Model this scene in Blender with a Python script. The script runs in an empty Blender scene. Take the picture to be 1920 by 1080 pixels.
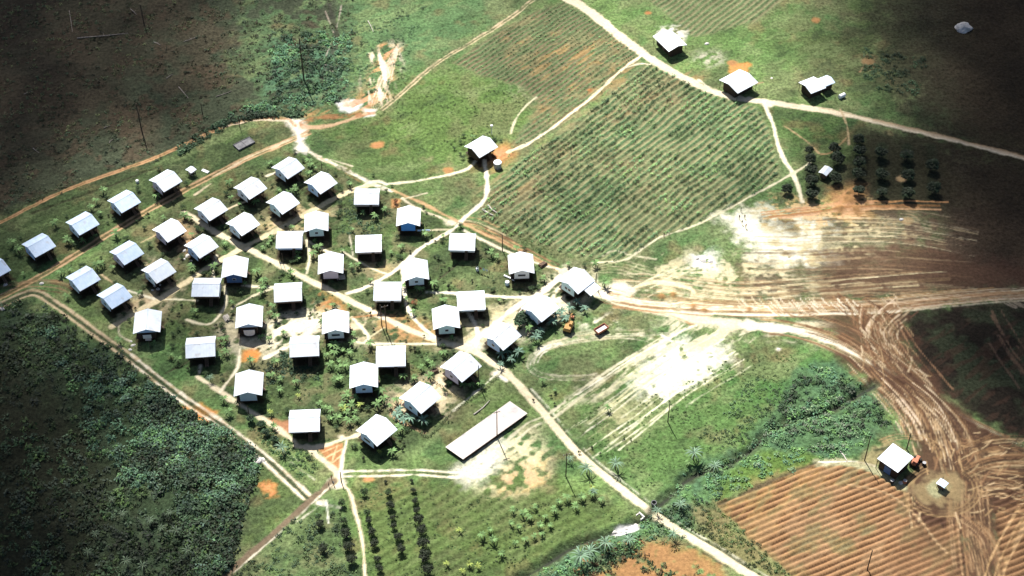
import bpy, math, random
import numpy as np
from mathutils import Vector, Matrix

# ---------------------------------------------------------------- camera, sky, sun, exposure
SC = bpy.context.scene
TH = math.radians(46.0); F = 3066.0; H = 333.5; Y0 = 322.0
cam_d = bpy.data.cameras.new('camera'); cam = bpy.data.objects.new('camera', cam_d)
SC.collection.objects.link(cam); SC.camera = cam
cam.location = (0, -Y0, H); cam.rotation_euler = (math.pi/2 - TH, 0, 0)
cam_d.lens = 36*F/1920; cam_d.sensor_width = 36; cam_d.clip_end = 20000; cam_d.clip_start = 1
SUN_EL = math.radians(53); SUN_AZ = math.radians(-19)
SUNV = Vector((math.sin(SUN_AZ)*math.cos(SUN_EL), math.cos(SUN_AZ)*math.cos(SUN_EL), math.sin(SUN_EL)))
wld = bpy.data.worlds.new('World'); SC.world = wld; wld.use_nodes = True
nt = wld.node_tree; nt.nodes.clear()
_sky = nt.nodes.new('ShaderNodeTexSky'); _sky.sky_type = 'NISHITA'; _sky.sun_disc = False
_sky.sun_elevation = SUN_EL; _sky.sun_rotation = SUN_AZ; _sky.dust_density = 2.0; _sky.air_density = .8; _sky.ozone_density = .6
_bg = nt.nodes.new('ShaderNodeBackground'); _bg.inputs['Strength'].default_value = 0.05
_wo = nt.nodes.new('ShaderNodeOutputWorld')
nt.links.new(_sky.outputs[0], _bg.inputs[0]); nt.links.new(_bg.outputs[0], _wo.inputs[0])
sun_d = bpy.data.lights.new('sun', 'SUN'); sun_d.energy = 5.0; sun_d.angle = math.radians(0.5)
sun_d.color = (1.0, 0.955, 0.88)
sun = bpy.data.objects.new('sun', sun_d); SC.collection.objects.link(sun)
sun.rotation_euler = SUNV.to_track_quat('Z', 'Y').to_euler(); sun.location = (0, 0, 600)
SC.view_settings.view_transform = 'Standard'; SC.view_settings.look = 'None'
SC.view_settings.exposure = 1.05; SC.view_settings.gamma = 1.0
SC.render.engine = 'CYCLES'

random.seed(7); RNG = np.random.default_rng(7)
C = SC.collection
PI = math.pi

def W(px, py, z=0.0):
    """map reading off the aerial view: picture position -> place on the ground (metres)"""
    u = (px-960)/F; v = (540-py)/F
    dy = math.cos(TH) + v*math.sin(TH); dz = -math.sin(TH) + v*math.cos(TH)
    t = (H-z)/(-dz)
    return (u*t, dy*t-Y0)
def WP(pts): return [W(*p) for p in pts]

# ---------------------------------------------------------------- helpers: objects
def tag(o, label=None, cat=None, group=None, kind=None):
    if label: o['label'] = label
    if cat: o['category'] = cat
    if group: o['group'] = group
    if kind: o['kind'] = kind
    return o
def empty(name, loc, rz=0, label=None, cat=None, group=None):
    o = bpy.data.objects.new(name, None); C.objects.link(o); o.empty_display_size = 0.3
    o.location = loc; o.rotation_euler = (0, 0, rz); return tag(o, label, cat, group)
def link(name, me, parent=None, mat=None):
    if mat is not None and not me.materials: me.materials.append(mat)
    o = bpy.data.objects.new(name, me); C.objects.link(o)
    if parent is not None: o.parent = parent
    return o
class MB:
    def __init__(s): s.v = []; s.f = []
    def add(s, vs, fs):
        n = len(s.v); s.v += [tuple(v) for v in vs]; s.f += [tuple(i+n for i in f) for f in fs]; return s
    def box(s, x0, x1, y0, y1, z0, z1):
        return s.add([(x0,y0,z0),(x1,y0,z0),(x1,y1,z0),(x0,y1,z0),(x0,y0,z1),(x1,y0,z1),(x1,y1,z1),(x0,y1,z1)],
                     [(0,3,2,1),(4,5,6,7),(0,1,5,4),(1,2,6,5),(2,3,7,6),(3,0,4,7)])
    def bar(s, a, b, r0, r1=None, n=7):
        r1 = r0 if r1 is None else r1
        a = Vector(a); b = Vector(b); d = (b-a).normalized()
        u = d.orthogonal().normalized(); w = d.cross(u)
        vs = []
        for c, r in ((a, r0), (b, r1)):
            for k in range(n):
                t = 2*PI*k/n; vs.append(c + u*math.cos(t)*r + w*math.sin(t)*r)
        fs = [(k, (k+1) % n, n+(k+1) % n, n+k) for k in range(n)] + [tuple(range(n))[::-1], tuple(range(n, 2*n))]
        return s.add(vs, fs)
    def tube(s, pts, rads, n=7):
        for i in range(len(pts)-1): s.bar(pts[i], pts[i+1], rads[i], rads[i+1], n)
        return s
    def prism(s, prof, axis_pts):
        a, b = axis_pts; n = len(prof)
        vs = [(x, a, z) for x, z in prof] + [(x, b, z) for x, z in prof]
        fs = [(k, (k+1) % n, n+(k+1) % n, n+k) for k in range(n)] + [tuple(range(n))[::-1], tuple(range(n, 2*n))]
        return s.add(vs, fs)
    def lathe(s, prof, cx=0, cy=0, n=16):
        vs = []; m = len(prof)
        for r, z in prof:
            for k in range(n): vs.append((cx+r*math.cos(2*PI*k/n), cy+r*math.sin(2*PI*k/n), z))
        fs = [(i*n+k, i*n+(k+1) % n, (i+1)*n+(k+1) % n, (i+1)*n+k) for i in range(m-1) for k in range(n)]
        fs += [tuple(range(n))[::-1], tuple(range((m-1)*n, m*n))]
        return s.add(vs, fs)
    def mesh(s, name, mat):
        me = bpy.data.meshes.new(name); me.from_pydata(s.v, [], s.f); me.materials.append(mat); me.update(); return me
    def build(s, name, mat, parent=None): return link(name, s.mesh(name, mat), parent)

def np_mesh(name, V, Q, mat, col=None, smooth=False):
    """V (n,3), Q (m,4) quads"""
    me = bpy.data.meshes.new(name); n = len(V); m = len(Q); k = Q.shape[1]
    me.vertices.add(n); me.vertices.foreach_set('co', np.ascontiguousarray(V, dtype=np.float32).ravel())
    me.loops.add(m*k); me.loops.foreach_set('vertex_index', np.ascontiguousarray(Q, dtype=np.int32).ravel())
    me.polygons.add(m); me.polygons.foreach_set('loop_start', np.arange(0, m*k, k, dtype=np.int32))
    if smooth: me.polygons.foreach_set('use_smooth', np.ones(m, dtype=bool))
    if col is not None:
        a = me.color_attributes.new('cover', 'FLOAT_COLOR', 'POINT')
        a.data.foreach_set('color', np.ascontiguousarray(col, dtype=np.float32).ravel())
    me.materials.append(mat); me.update(calc_edges=True); return me

# ---------------------------------------------------------------- materials
def newmat(name):
    m = bpy.data.materials.new(name); m.use_nodes = True
    return m, m.node_tree, m.node_tree.nodes['Principled BSDF']
def noise_mat(name, c0, c1, scale=3.0, rough=0.8, metal=0.0, bump=0.0, detail=4, spec=0.3):
    m, t, p = newmat(name); N = t.nodes; L = t.links
    tc = N.new('ShaderNodeTexCoord'); no = N.new('ShaderNodeTexNoise')
    no.inputs['Scale'].default_value = scale; no.inputs['Detail'].default_value = detail
    L.new(tc.outputs['Object'], no.inputs['Vector'])
    r = N.new('ShaderNodeValToRGB'); r.color_ramp.elements[0].color = (*c0, 1); r.color_ramp.elements[1].color = (*c1, 1)
    r.color_ramp.elements[0].position = .33; r.color_ramp.elements[1].position = .68
    L.new(no.outputs[0], r.inputs[0]); L.new(r.outputs[0], p.inputs['Base Color'])
    p.inputs['Roughness'].default_value = rough; p.inputs['Metallic'].default_value = metal
    p.inputs['Specular IOR Level'].default_value = spec
    if bump:
        b = N.new('ShaderNodeBump'); b.inputs['Strength'].default_value = bump; b.inputs['Distance'].default_value = .05
        L.new(no.outputs[0], b.inputs['Height']); L.new(b.outputs[0], p.inputs['Normal'])
    return m
def roof_mat(name, c0, c1, dirt):
    m, t, p = newmat(name); N = t.nodes; L = t.links
    tc = N.new('ShaderNodeTexCoord')
    no = N.new('ShaderNodeTexNoise'); no.inputs['Scale'].default_value = .7; no.inputs['Detail'].default_value = 5
    L.new(tc.outputs['Object'], no.inputs['Vector'])
    r = N.new('ShaderNodeValToRGB'); r.color_ramp.elements[0].color = (*c0, 1); r.color_ramp.elements[1].color = (*c1, 1)
    r.color_ramp.elements[0].position = .3; r.color_ramp.elements[1].position = .6
    L.new(no.outputs[0], r.inputs[0])
    w = N.new('ShaderNodeTexWave'); w.wave_type = 'BANDS'; w.bands_direction = 'Y'; w.inputs['Scale'].default_value = .38
    w.inputs['Distortion'].default_value = 0; L.new(tc.outputs['Object'], w.inputs['Vector'])
    st = N.new('ShaderNodeValToRGB'); st.color_ramp.elements[0].color = (*dirt, 1); st.color_ramp.elements[1].color = (1, 1, 1, 1)
    st.color_ramp.elements[0].position = .0; st.color_ramp.elements[1].position = .07
    L.new(w.outputs[0], st.inputs[0])
    mx = N.new('ShaderNodeMix'); mx.data_type = 'RGBA'; mx.blend_type = 'MULTIPLY'; mx.inputs[0].default_value = 1
    L.new(r.outputs[0], mx.inputs[6]); L.new(st.outputs[0], mx.inputs[7]); oi = N.new('ShaderNodeObjectInfo'); mr = N.new('ShaderNodeMapRange'); mr.inputs[3].default_value = .86; mr.inputs[4].default_value = 1.12; L.new(oi.outputs['Random'], mr.inputs[0])
    vs = N.new('ShaderNodeVectorMath'); vs.operation = 'SCALE'; L.new(mx.outputs[2], vs.inputs[0]); L.new(mr.outputs[0], vs.inputs[3])
    n2 = N.new('ShaderNodeTexNoise'); n2.inputs['Scale'].default_value = .45; n2.inputs['Detail'].default_value = 6; mpg = N.new('ShaderNodeMapping'); ad = N.new('ShaderNodeVectorMath'); ad.operation = 'ADD'
    L.new(tc.outputs['Object'], ad.inputs[0]); L.new(oi.outputs['Location'], ad.inputs[1]); L.new(ad.outputs[0], n2.inputs['Vector'])
    rs = N.new('ShaderNodeValToRGB'); rs.color_ramp.elements[0].position = .58; rs.color_ramp.elements[0].color = (0, 0, 0, 1); rs.color_ramp.elements[1].position = .72; rs.color_ramp.elements[1].color = (.6, .6, .6, 1); L.new(n2.outputs[0], rs.inputs[0])
    m3 = N.new('ShaderNodeMix'); m3.data_type = 'RGBA'; L.new(rs.outputs[0], m3.inputs[0]); L.new(vs.outputs[0], m3.inputs[6]); m3.inputs[7].default_value = (.40, .36, .34, 1)
    L.new(m3.outputs[2], p.inputs['Base Color'])
    c = N.new('ShaderNodeTexWave'); c.bands_direction = 'Y'; c.inputs['Scale'].default_value = 4.0
    L.new(tc.outputs['Object'], c.inputs['Vector'])
    b = N.new('ShaderNodeBump'); b.inputs['Strength'].default_value = .35; b.inputs['Distance'].default_value = .03
    L.new(c.outputs[0], b.inputs['Height']); L.new(b.outputs[0], p.inputs['Normal'])
    p.inputs['Roughness'].default_value = .42; p.inputs['Metallic'].default_value = .0; p.inputs['Specular IOR Level'].default_value = .8
    return m
def cover_mat(name, fine=1.0):
    """land cover: colour from the surveyed cover attribute, alpha = how leafy; noise breaks it up"""
    m, t, p = newmat(name); N = t.nodes; L = t.links
    at = N.new('ShaderNodeAttribute'); at.attribute_name = 'cover'
    geo = N.new('ShaderNodeNewGeometry')
    def noi(sc, det, rough=.6):
        n = N.new('ShaderNodeTexNoise'); n.inputs['Scale'].default_value = sc; n.inputs['Detail'].default_value = det
        n.inputs['Roughness'].default_value = rough; L.new(geo.outputs['Position'], n.inputs['Vector']); return n
    n1 = noi(1.1, 5, .7); n2 = noi(.12, 3)
    def mapr(src, a, b):
        r = N.new('ShaderNodeMapRange'); r.inputs[1].default_value = .3; r.inputs[2].default_value = .7
        r.inputs[3].default_value = a; r.inputs[4].default_value = b; L.new(src, r.inputs[0]); return r
    veg = mapr(n1.outputs[0], .35, 1.65); soil = mapr(n1.outputs[0], .8, 1.18); big = mapr(n2.outputs[0], .86, 1.14)
    mi = N.new('ShaderNodeMix'); L.new(at.outputs['Alpha'], mi.inputs[0]); L.new(soil.outputs[0], mi.inputs[2]); L.new(veg.outputs[0], mi.inputs[3])
    mu = N.new('ShaderNodeMath'); mu.operation = 'MULTIPLY'; L.new(mi.outputs[0], mu.inputs[0]); L.new(big.outputs[0], mu.inputs[1])
    vm = N.new('ShaderNodeVectorMath'); vm.operation = 'SCALE'; L.new(at.outputs['Color'], vm.inputs[0]); L.new(mu.outputs[0], vm.inputs[3])
    L.new(vm.outputs[0], p.inputs['Base Color'])
    p.inputs['Roughness'].default_value = .95; p.inputs['Specular IOR Level'].default_value = .1
    n3 = noi(2.2, 4, .7)
    bs = N.new('ShaderNodeMapRange'); bs.inputs[3].default_value = .25; bs.inputs[4].default_value = .9; L.new(at.outputs['Alpha'], bs.inputs[0])
    b = N.new('ShaderNodeBump'); b.inputs['Distance'].default_value = .35
    L.new(bs.outputs[0], b.inputs['Strength']); L.new(n3.outputs[0], b.inputs['Height']); L.new(b.outputs[0], p.inputs['Normal'])
    return m
def leaf_mat(name, rough=.7):
    m, t, p = newmat(name); N = t.nodes; L = t.links
    at = N.new('ShaderNodeAttribute'); at.attribute_name = 'cover'
    L.new(at.outputs['Color'], p.inputs['Base Color']); p.inputs['Roughness'].default_value = rough
    p.inputs['Specular IOR Level'].default_value = .25
    return m

M_GROUND = cover_mat('land_cover')
M_LEAF = leaf_mat('foliage')
M_ROOF = roof_mat('zinc_roof', (.60, .68, .78), (.70, .77, .85), (.93, .94, .95))
M_ROOF2 = roof_mat('zinc_roof_bluish', (.46, .61, .80), (.57, .70, .88), (.9, .92, .95))  # bluer, darker roof colour, mostly for the left houses
M_ROOF3 = roof_mat('zinc_roof_grey', (.52, .52, .54), (.70, .69, .68), (.7, .7, .72))
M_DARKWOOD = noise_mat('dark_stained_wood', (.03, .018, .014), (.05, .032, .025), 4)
M_BROWN = noise_mat('brown_wood', (.13, .085, .06), (.2, .14, .1), 4)
M_WHITE = noise_mat('white_painted_board', (.78, .80, .84), (.86, .88, .90), 5)
M_PALEBLUE = noise_mat('pale_blue_board', (.58, .72, .86), (.66, .80, .90), 5)
M_SKYBLUE = noise_mat('sky_blue_board', (.42, .60, .88), (.50, .66, .90), 5)
M_BLUE = noise_mat('blue_board', (.07, .28, .74), (.10, .33, .80), 5)
M_NAVY = noise_mat('dark_blue_board', (.07, .14, .32), (.10, .18, .38), 5)
M_TEAL = noise_mat('pale_teal_board', (.56, .78, .84), (.64, .84, .88), 5)
M_MAUVE = noise_mat('mauve_board', (.58, .52, .64), (.66, .60, .72), 5)
M_GREYBLUE = noise_mat('grey_blue_board', (.36, .48, .60), (.44, .56, .66), 5)
M_PINK = noise_mat('pinkish_board', (.55, .46, .46), (.66, .56, .55), 5)
M_CLOTH = noise_mat('white_cloth', (.7, .68, .70), (.82, .8, .8), 2)
M_GLASS = noise_mat('dark_window', (.02, .022, .03), (.05, .055, .07), 3, .3)
M_POLE = noise_mat('weathered_pole', (.05, .038, .03), (.10, .075, .055), 3)
M_LOG = noise_mat('bleached_log', (.34, .31, .28), (.52, .48, .44), 2)
M_LOGD = noise_mat('grey_log', (.16, .14, .12), (.30, .26, .23), 2)
M_STONE = noise_mat('pale_stone', (.42, .40, .38), (.62, .60, .57), 1.2, bump=.5)
M_CONC = noise_mat('pale_concrete', (.70, .66, .64), (.80, .77, .74), .25, bump=.05)
M_CONCD = noise_mat('grey_concrete', (.10, .10, .11), (.2, .2, .21), .8)
M_RUST = noise_mat('rust_red_paint', (.32, .12, .07), (.48, .20, .12), 2)
M_YELLOW = noise_mat('yellow_machine_paint', (.36, .20, .07), (.46, .28, .11), 2)
M_TYRE = noise_mat('black_rubber', (.02, .02, .02), (.035, .033, .03), 3)
M_STEEL = noise_mat('grey_steel', (.25, .25, .26), (.38, .38, .40), 3, .5)
M_TRUNK = noise_mat('bark', (.09, .07, .05), (.16, .12, .09), 5)
M_SHADE_PUFF = noise_mat('added_shade', (.85, .86, .88), (.9, .9, .92), .01)  # for the unseen puffs added to shade the land

# ---------------------------------------------------------------- ground: height field + land cover survey
GX0, GX1, GY0, GY1, ST = -212.0, 212.0, -124.0, 172.0, 0.35
nx = int((GX1-GX0)/ST)+1; ny = int((GY1-GY0)/ST)+1
xs = (GX0+np.arange(nx)*ST).astype(np.float32); ys = (GY0+np.arange(ny)*ST).astype(np.float32)
X, Y = np.meshgrid(xs, ys)

def vnoise(x, y, scale, seed, rot=0.0, stretch=1.0):
    """smooth value noise in 0..1; `stretch` > 1 draws it out along the direction `rot` (radians)"""
    c, s = math.cos(rot), math.sin(rot)
    u = (x*c+y*s)/(scale*stretch)+500.37; v = (-x*s+y*c)/scale+500.71
    g = np.random.default_rng(seed).random((256, 256)).astype(np.float32)
    ui = np.floor(u).astype(np.int32); vi = np.floor(v).astype(np.int32)
    fu = (u-ui).astype(np.float32); fv = (v-vi).astype(np.float32)
    fu = fu*fu*(3-2*fu); fv = fv*fv*(3-2*fv)
    a, b, e, f = ui & 255, (ui+1) & 255, vi & 255, (vi+1) & 255
    return (g[e, a]*(1-fu)+g[e, b]*fu)*(1-fv)+(g[f, a]*(1-fu)+g[f, b]*fu)*fv
def fbm(x, y, scale, seed, octs=3, rot=0.0, stretch=1.0):
    t = 0; a = 1; w = 0
    for k in range(octs):
        t = t+a*vnoise(x, y, scale/2**k, seed+k*17, rot, stretch); w += a; a *= .55
    return t/w
NS = fbm(X, Y, 3.0, 11, 3)          # edge-breaking noise
NL = fbm(X, Y, 16.0, 23, 4)
NM = fbm(X, Y, 6.0, 37, 3)
NF = fbm(X, Y, 1.5, 41, 2)
ND = fbm(X, Y, 1.6, 53, 3, math.radians(42), 4.0)     # streaks along the ploughing direction
NH = fbm(X, Y, 1.0, 61, 3, math.radians(2), 7.0)      # east-west wheel streaks

COL = np.zeros((ny, nx, 4), np.float32)
Z = np.zeros((ny, nx), np.float32)
CLS = np.zeros((ny, nx), np.int16)

def smooth(e0, e1, x):
    t = np.clip((x-e0)/(e1-e0), 0, 1); return t*t*(3-2*t)
def win(pts, m):
    p = np.array(pts); i0 = max(0, int((p[:, 0].min()-m-GX0)/ST)); i1 = min(nx, int((p[:, 0].max()+m-GX0)/ST)+2)
    j0 = max(0, int((p[:, 1].min()-m-GY0)/ST)); j1 = min(ny, int((p[:, 1].max()+m-GY0)/ST)+2)
    return (slice(j0, max(j1, j0)), slice(i0, max(i1, i0)))
def seg_dist(x, y, pts, closed=False):
    d = np.full(x.shape, 1e9, np.float32); n = len(pts)
    for i in range(n if closed else n-1):
        ax, ay = pts[i]; bx, by = pts[(i+1) % n]; dx, dy = bx-ax, by-ay
        L = dx*dx+dy*dy+1e-9; t = np.clip(((x-ax)*dx+(y-ay)*dy)/L, 0, 1)
        d = np.minimum(d, (x-ax-t*dx)**2+(y-ay-t*dy)**2)
    return np.sqrt(d)
def inside(x, y, pts):
    r = np.zeros(np.shape(x), bool); n = len(pts)
    for i in range(n):
        ax, ay = pts[i]; bx, by = pts[(i+1) % n]
        if ay == by: continue
        r ^= ((ay > y) != (by > y)) & (x < (bx-ax)*(y-ay)/(by-ay)+ax)
    return r
def mixin(w, a, col, leaf):
    s = COL[w]; a3 = a[..., None]; s[..., :3] += (np.array(col, np.float32)-s[..., :3])*a3; s[..., 3] += (leaf-s[..., 3])*a
def curve(pts, k=6):
    """Catmull-Rom through the survey points"""
    P = [pts[0]]+list(pts)+[pts[-1]]; out = []
    for i in range(1, len(P)-2):
        p0, p1, p2, p3 = [np.array(P[i+j], float) for j in (-1, 0, 1, 2)]
        for t in np.arange(k)/k:
            out.append(tuple(.5*((2*p1)+(-p0+p2)*t+(2*p0-5*p1+4*p2-p3)*t*t+(-p0+3*p1-3*p2+p3)*t**3)))
    out.append(tuple(P[-2])); return out
def region(px, col, leaf=0., edge=2.0, rough=4.0, alpha=1., nz=None, cls=None, dz=0., th=None):
    """polygon of cover; `nz`/`th` break it into patches"""
    pts = WP(px); w = win(pts, edge+rough); x, y = X[w], Y[w]
    if x.size == 0: return
    sd = seg_dist(x, y, pts, True); sd = np.where(inside(x, y, pts), -sd, sd)+(NS[w]-.5)*2*rough+(NF[w]-.5)*rough*.6
    a = 1-smooth(-edge, edge, sd)
    if nz is not None: a = a*smooth(th-.07, th+.07, nz[w])
    a = a*alpha; mixin(w, a, col, leaf); Z[w] += dz*a
    if cls is not None: CLS[w][a > .5] = cls
    return w, a
def stroke(px, wd, col, leaf=0., edge=.35, rough=.5, alpha=1., cls=None, dz=0., brk=0., wd2=None, k=6, world=False):
    pts = curve(px if world else WP(px), k); w = win(pts, max(wd, wd2 or 0)+edge+rough); x, y = X[w], Y[w]
    if x.size == 0: return
    d = seg_dist(x, y, pts)
    hw = wd/2
    if wd2 is not None:
        n = len(pts); best = np.full(x.shape, 1e9, np.float32); par = np.zeros(x.shape, np.float32)
        for i, (ax, ay) in enumerate(pts):
            dd = (x-ax)**2+(y-ay)**2; m = dd < best; best[m] = dd[m]; par[m] = i/(n-1)
        hw = (wd+(wd2-wd)*par)/2
    a = 1-smooth(-edge, edge, d-hw+(NS[w]-.5)*2*rough+(NF[w]-.5)*rough)
    if brk > 0: a = a*smooth(brk-.12, brk+.12, NM[w]*.5+NF[w]*.5)
    a = a*alpha; mixin(w, a, col, leaf); Z[w] += dz*a
    if cls is not None: CLS[w][a > .45] = cls
def offset(px, off):
    pts = curve(WP(px), 5); out = []
    for i, p in enumerate(pts):
        a = pts[max(0, i-1)]; b = pts[min(len(pts)-1, i+1)]
        dx, dy = b[0]-a[0], b[1]-a[1]; l = math.hypot(dx, dy)+1e-6; out.append((p[0]-dy/l*off, p[1]+dx/l*off))
    return out
def double(px, gauge, wd, col, rough=.3, alpha=1., cls=None, brk=0., mid=None):
    if mid: stroke(px, gauge*.8, mid[0], mid[1], .3, .3, .75, cls, -.12)
    for s in (-1, 1): stroke(offset(px, s*gauge/2), wd, col, 0, .25, rough, alpha, cls, 0, brk, k=1, world=True)
def bundle(px, spread, n, cols, wd=(.3, .9), seed=1, alpha=(.5, .95), cut=True, dz=0.05):
    r = random.Random(seed); base = curve(WP(px), 5)
    for i in range(n):
        o = r.uniform(-spread, spread); o2 = o+r.uniform(-.35, .35)*spread
        a0 = r.uniform(0, .5) if cut else 0; a1 = r.uniform(a0+.25, 1) if cut else 1
        L = len(base); pts = []
        for j in range(int(a0*(L-1)), max(int(a0*(L-1))+3, int(a1*(L-1))+1)):
            j = min(j, L-1); a = base[max(0, j-1)]; b = base[min(L-1, j+1)]
            dx, dy = b[0]-a[0], b[1]-a[1]; l = math.hypot(dx, dy)+1e-6; off = o+(o2-o)*j/L
            pts.append((base[j][0]-dy/l*off, base[j][1]+dx/l*off))
        stroke(pts, r.uniform(*wd), r.choice(cols), .0, .2, .22, r.uniform(*alpha), None, r.choice((-1, 1))*dz, r.choice((0, .35, .45)), k=1, world=True)

GREEN = (.070, .122, .048); LIME = (.130, .185, .070); DRY = (.180, .155, .090); DARK = (.028, .045, .022)
SCRUB = (.062, .056, .036); PALE = (.46, .41, .31); WHITE = (.62, .58, .48); ORANGE = (.30, .16, .085); RED = (.30, .13, .07)
BROWN = (.105, .056, .038); DBROWN = (.055, .029, .020); TAN = (.30, .21, .14); BURNT = (.022, .018, .013); BLUEG = (.045, .085, .050)

# -- base grassland
g = smooth(.35, .68, NL)[..., None]; h = smooth(.5, .75, NM)[..., None]; k_ = smooth(.55, .8, fbm(X, Y, 9, 91, 4))[..., None]
base = np.array(GREEN)*(1-g)+np.array(LIME)*g; base = base*(1-.5*h)+np.array(DRY)*.5*h; base = base*(1-.5*k_)+np.array(SCRUB)*1.2*.5*k_; u_ = smooth(.52, .75, fbm(X, Y, 5, 97, 3, math.radians(40), 2.5))[..., None]; base = base*(1-.45*u_)+np.array((.13,.15,.075))*.45*u_
COL[..., :3] = base; COL[..., 3] = 1
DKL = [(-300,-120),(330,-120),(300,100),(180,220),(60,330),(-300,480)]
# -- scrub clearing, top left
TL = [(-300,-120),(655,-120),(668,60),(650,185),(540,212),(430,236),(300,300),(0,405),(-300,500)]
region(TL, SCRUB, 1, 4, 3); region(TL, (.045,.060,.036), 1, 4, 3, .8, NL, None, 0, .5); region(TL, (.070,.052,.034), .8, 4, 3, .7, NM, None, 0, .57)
region(DKL, (.040,.032,.022), .9, 16, 8, .75)  # top-left corner shade painted into the ground colour
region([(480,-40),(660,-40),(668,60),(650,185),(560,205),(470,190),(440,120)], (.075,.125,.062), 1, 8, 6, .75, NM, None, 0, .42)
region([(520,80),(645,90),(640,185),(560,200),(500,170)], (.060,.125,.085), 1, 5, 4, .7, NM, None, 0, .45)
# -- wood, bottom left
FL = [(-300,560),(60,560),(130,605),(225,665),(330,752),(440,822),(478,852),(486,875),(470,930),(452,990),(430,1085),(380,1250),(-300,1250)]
region(FL, DARK, 1, 3, 3); region(FL, (.045,.072,.040), 1, 3, 3, .8, NM, None, 0, .5); region([(60,560),(130,605),(225,665),(330,752),(440,822),(478,852),(486,875),(470,930),(452,990),(430,1085),(360,1085),(380,900),(250,760)], (.065,.105,.050), 1, 6, 5, .8, NS, None, 0, .45); region([(-300,600),(90,660),(200,840),(230,1100),(-300,1300)], (.020,.020,.013), .9, 14, 8, .85)  # last region puts the far-left shade into the ground colour
# -- right side: burnt and bare land, with edge shade painted into its colour
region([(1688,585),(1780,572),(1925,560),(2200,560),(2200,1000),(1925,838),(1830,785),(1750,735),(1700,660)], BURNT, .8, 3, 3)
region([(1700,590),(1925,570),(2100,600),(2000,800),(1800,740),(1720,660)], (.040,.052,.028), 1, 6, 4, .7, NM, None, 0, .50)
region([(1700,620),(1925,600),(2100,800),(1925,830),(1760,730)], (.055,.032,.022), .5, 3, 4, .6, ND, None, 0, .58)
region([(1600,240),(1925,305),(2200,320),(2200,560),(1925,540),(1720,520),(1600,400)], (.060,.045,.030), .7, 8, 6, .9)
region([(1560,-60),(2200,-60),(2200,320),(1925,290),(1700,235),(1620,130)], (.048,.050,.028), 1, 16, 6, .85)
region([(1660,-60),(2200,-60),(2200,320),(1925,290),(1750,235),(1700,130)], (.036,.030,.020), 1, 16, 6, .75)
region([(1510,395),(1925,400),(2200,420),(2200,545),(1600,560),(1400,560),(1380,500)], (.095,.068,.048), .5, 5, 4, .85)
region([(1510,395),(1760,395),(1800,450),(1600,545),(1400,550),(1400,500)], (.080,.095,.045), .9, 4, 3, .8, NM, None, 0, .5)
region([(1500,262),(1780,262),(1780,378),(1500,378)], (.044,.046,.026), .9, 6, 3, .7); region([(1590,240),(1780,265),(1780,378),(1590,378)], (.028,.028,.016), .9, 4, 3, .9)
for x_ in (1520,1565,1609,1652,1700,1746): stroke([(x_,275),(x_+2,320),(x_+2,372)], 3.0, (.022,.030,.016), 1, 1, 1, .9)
region([(1790,-60),(2200,-60),(2200,545),(1925,540),(1790,520),(1770,300)], (.030,.022,.014), .9, 14, 6, .85)  # right-edge shade put into the ground colour
# -- village plot: greener lawn
VIL = [(250,560),(340,420),(560,285),(700,350),(860,425),(1060,510),(1120,560),(980,640),(940,700),(860,790),(700,860),(560,840),(400,730)]
region(VIL, (.062,.092,.036), 1, 3, 3, .75); region(VIL, (.12,.10,.06), .6, 3, 3, .6, NM, None, 0, .55); region(VIL, (.036,.052,.024), 1, 3, 3, .6, 1-NM*.5-NS*.5, None, 0, .52)
region([(-60,430),(120,350),(300,295),(540,228),(560,250),(400,330),(260,400),(60,520),(-60,560)], (.040,.060,.026), 1, 3, 3, .85)
region([(110,540),(260,415),(420,335),(500,300),(420,430),(330,500),(240,570),(180,600)], (.060,.062,.034), 1, 4, 4, .6)
# -- meadow colours
region([(700,110),(860,120),(1000,170),(1010,230),(940,300),(820,330),(700,300),(620,240),(740,200)], (.082,.125,.038), 1, 8, 6, .8)
region([(600,250),(700,260),(860,320),(830,370),(760,360),(620,300)], (.085,.12,.045), 1, 4, 4, .7)
region([(640,-20),(1000,-20),(880,70),(780,130),(700,190),(650,180),(665,60)], (.072,.125,.060), 1, 8, 6, .8)
region([(950,130),(1040,150),(1010,200),(950,180)], (.22,.22,.13), .5, 3, 3, .6, NF, None, 0, .55)
region([(740,290),(840,300),(850,340),(760,330)], (.20,.17,.10), .5, 3, 3, .6, NM, None, 0, .5)
region([(1130,10),(1500,0),(1560,90),(1420,140),(1290,100),(1200,60)], (.080,.13,.045), 1, 8, 5, .75)
region([(1480,60),(1640,60),(1640,190),(1500,160)], (.080,.082,.040), 1, 10, 6, .6)
region([(1400,190),(1600,215),(1600,300),(1540,300),(1490,290)], (.055,.090,.032), 1, 5, 4, .8)
region([(1240,330),(1460,290),(1500,360),(1400,400),(1280,450),(1200,480)], (.078,.125,.052), 1, 5, 4, .8)
region([(1040,790),(1200,700),(1400,640),(1560,660),(1660,760),(1560,840),(1360,900),(1230,930),(1140,880)], (.072,.125,.042), 1, 5, 4, .85)
region([(1360,640),(1540,650),(1580,720),(1480,760),(1350,740)], (.055,.115,.038), 1, 5, 4, .8)
region([(640,900),(850,905),(1030,880),(1200,970),(1000,1050),(900,1100),(660,1100)], (.078,.115,.036), 1, 5, 4, .85)
region([(420,1085),(560,960),(620,940),(660,1000),(680,1100)], (.058,.085,.038), 1, 3, 4, .8)
region([(485,862),(560,900),(590,930),(520,990),(455,1040),(450,960)], (.070,.095,.036), 1, 3, 3, .9)
region([(700,860),(840,870),(860,830),(930,720),(980,740),(850,890),(700,895)], (.085,.12,.045), 1, 5, 3, .8)
region([(1080,700),(1250,640),(1240,760),(1100,790)], (.16,.18,.09), .7, 6, 5, .6, ND, None, 0, .5)
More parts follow.
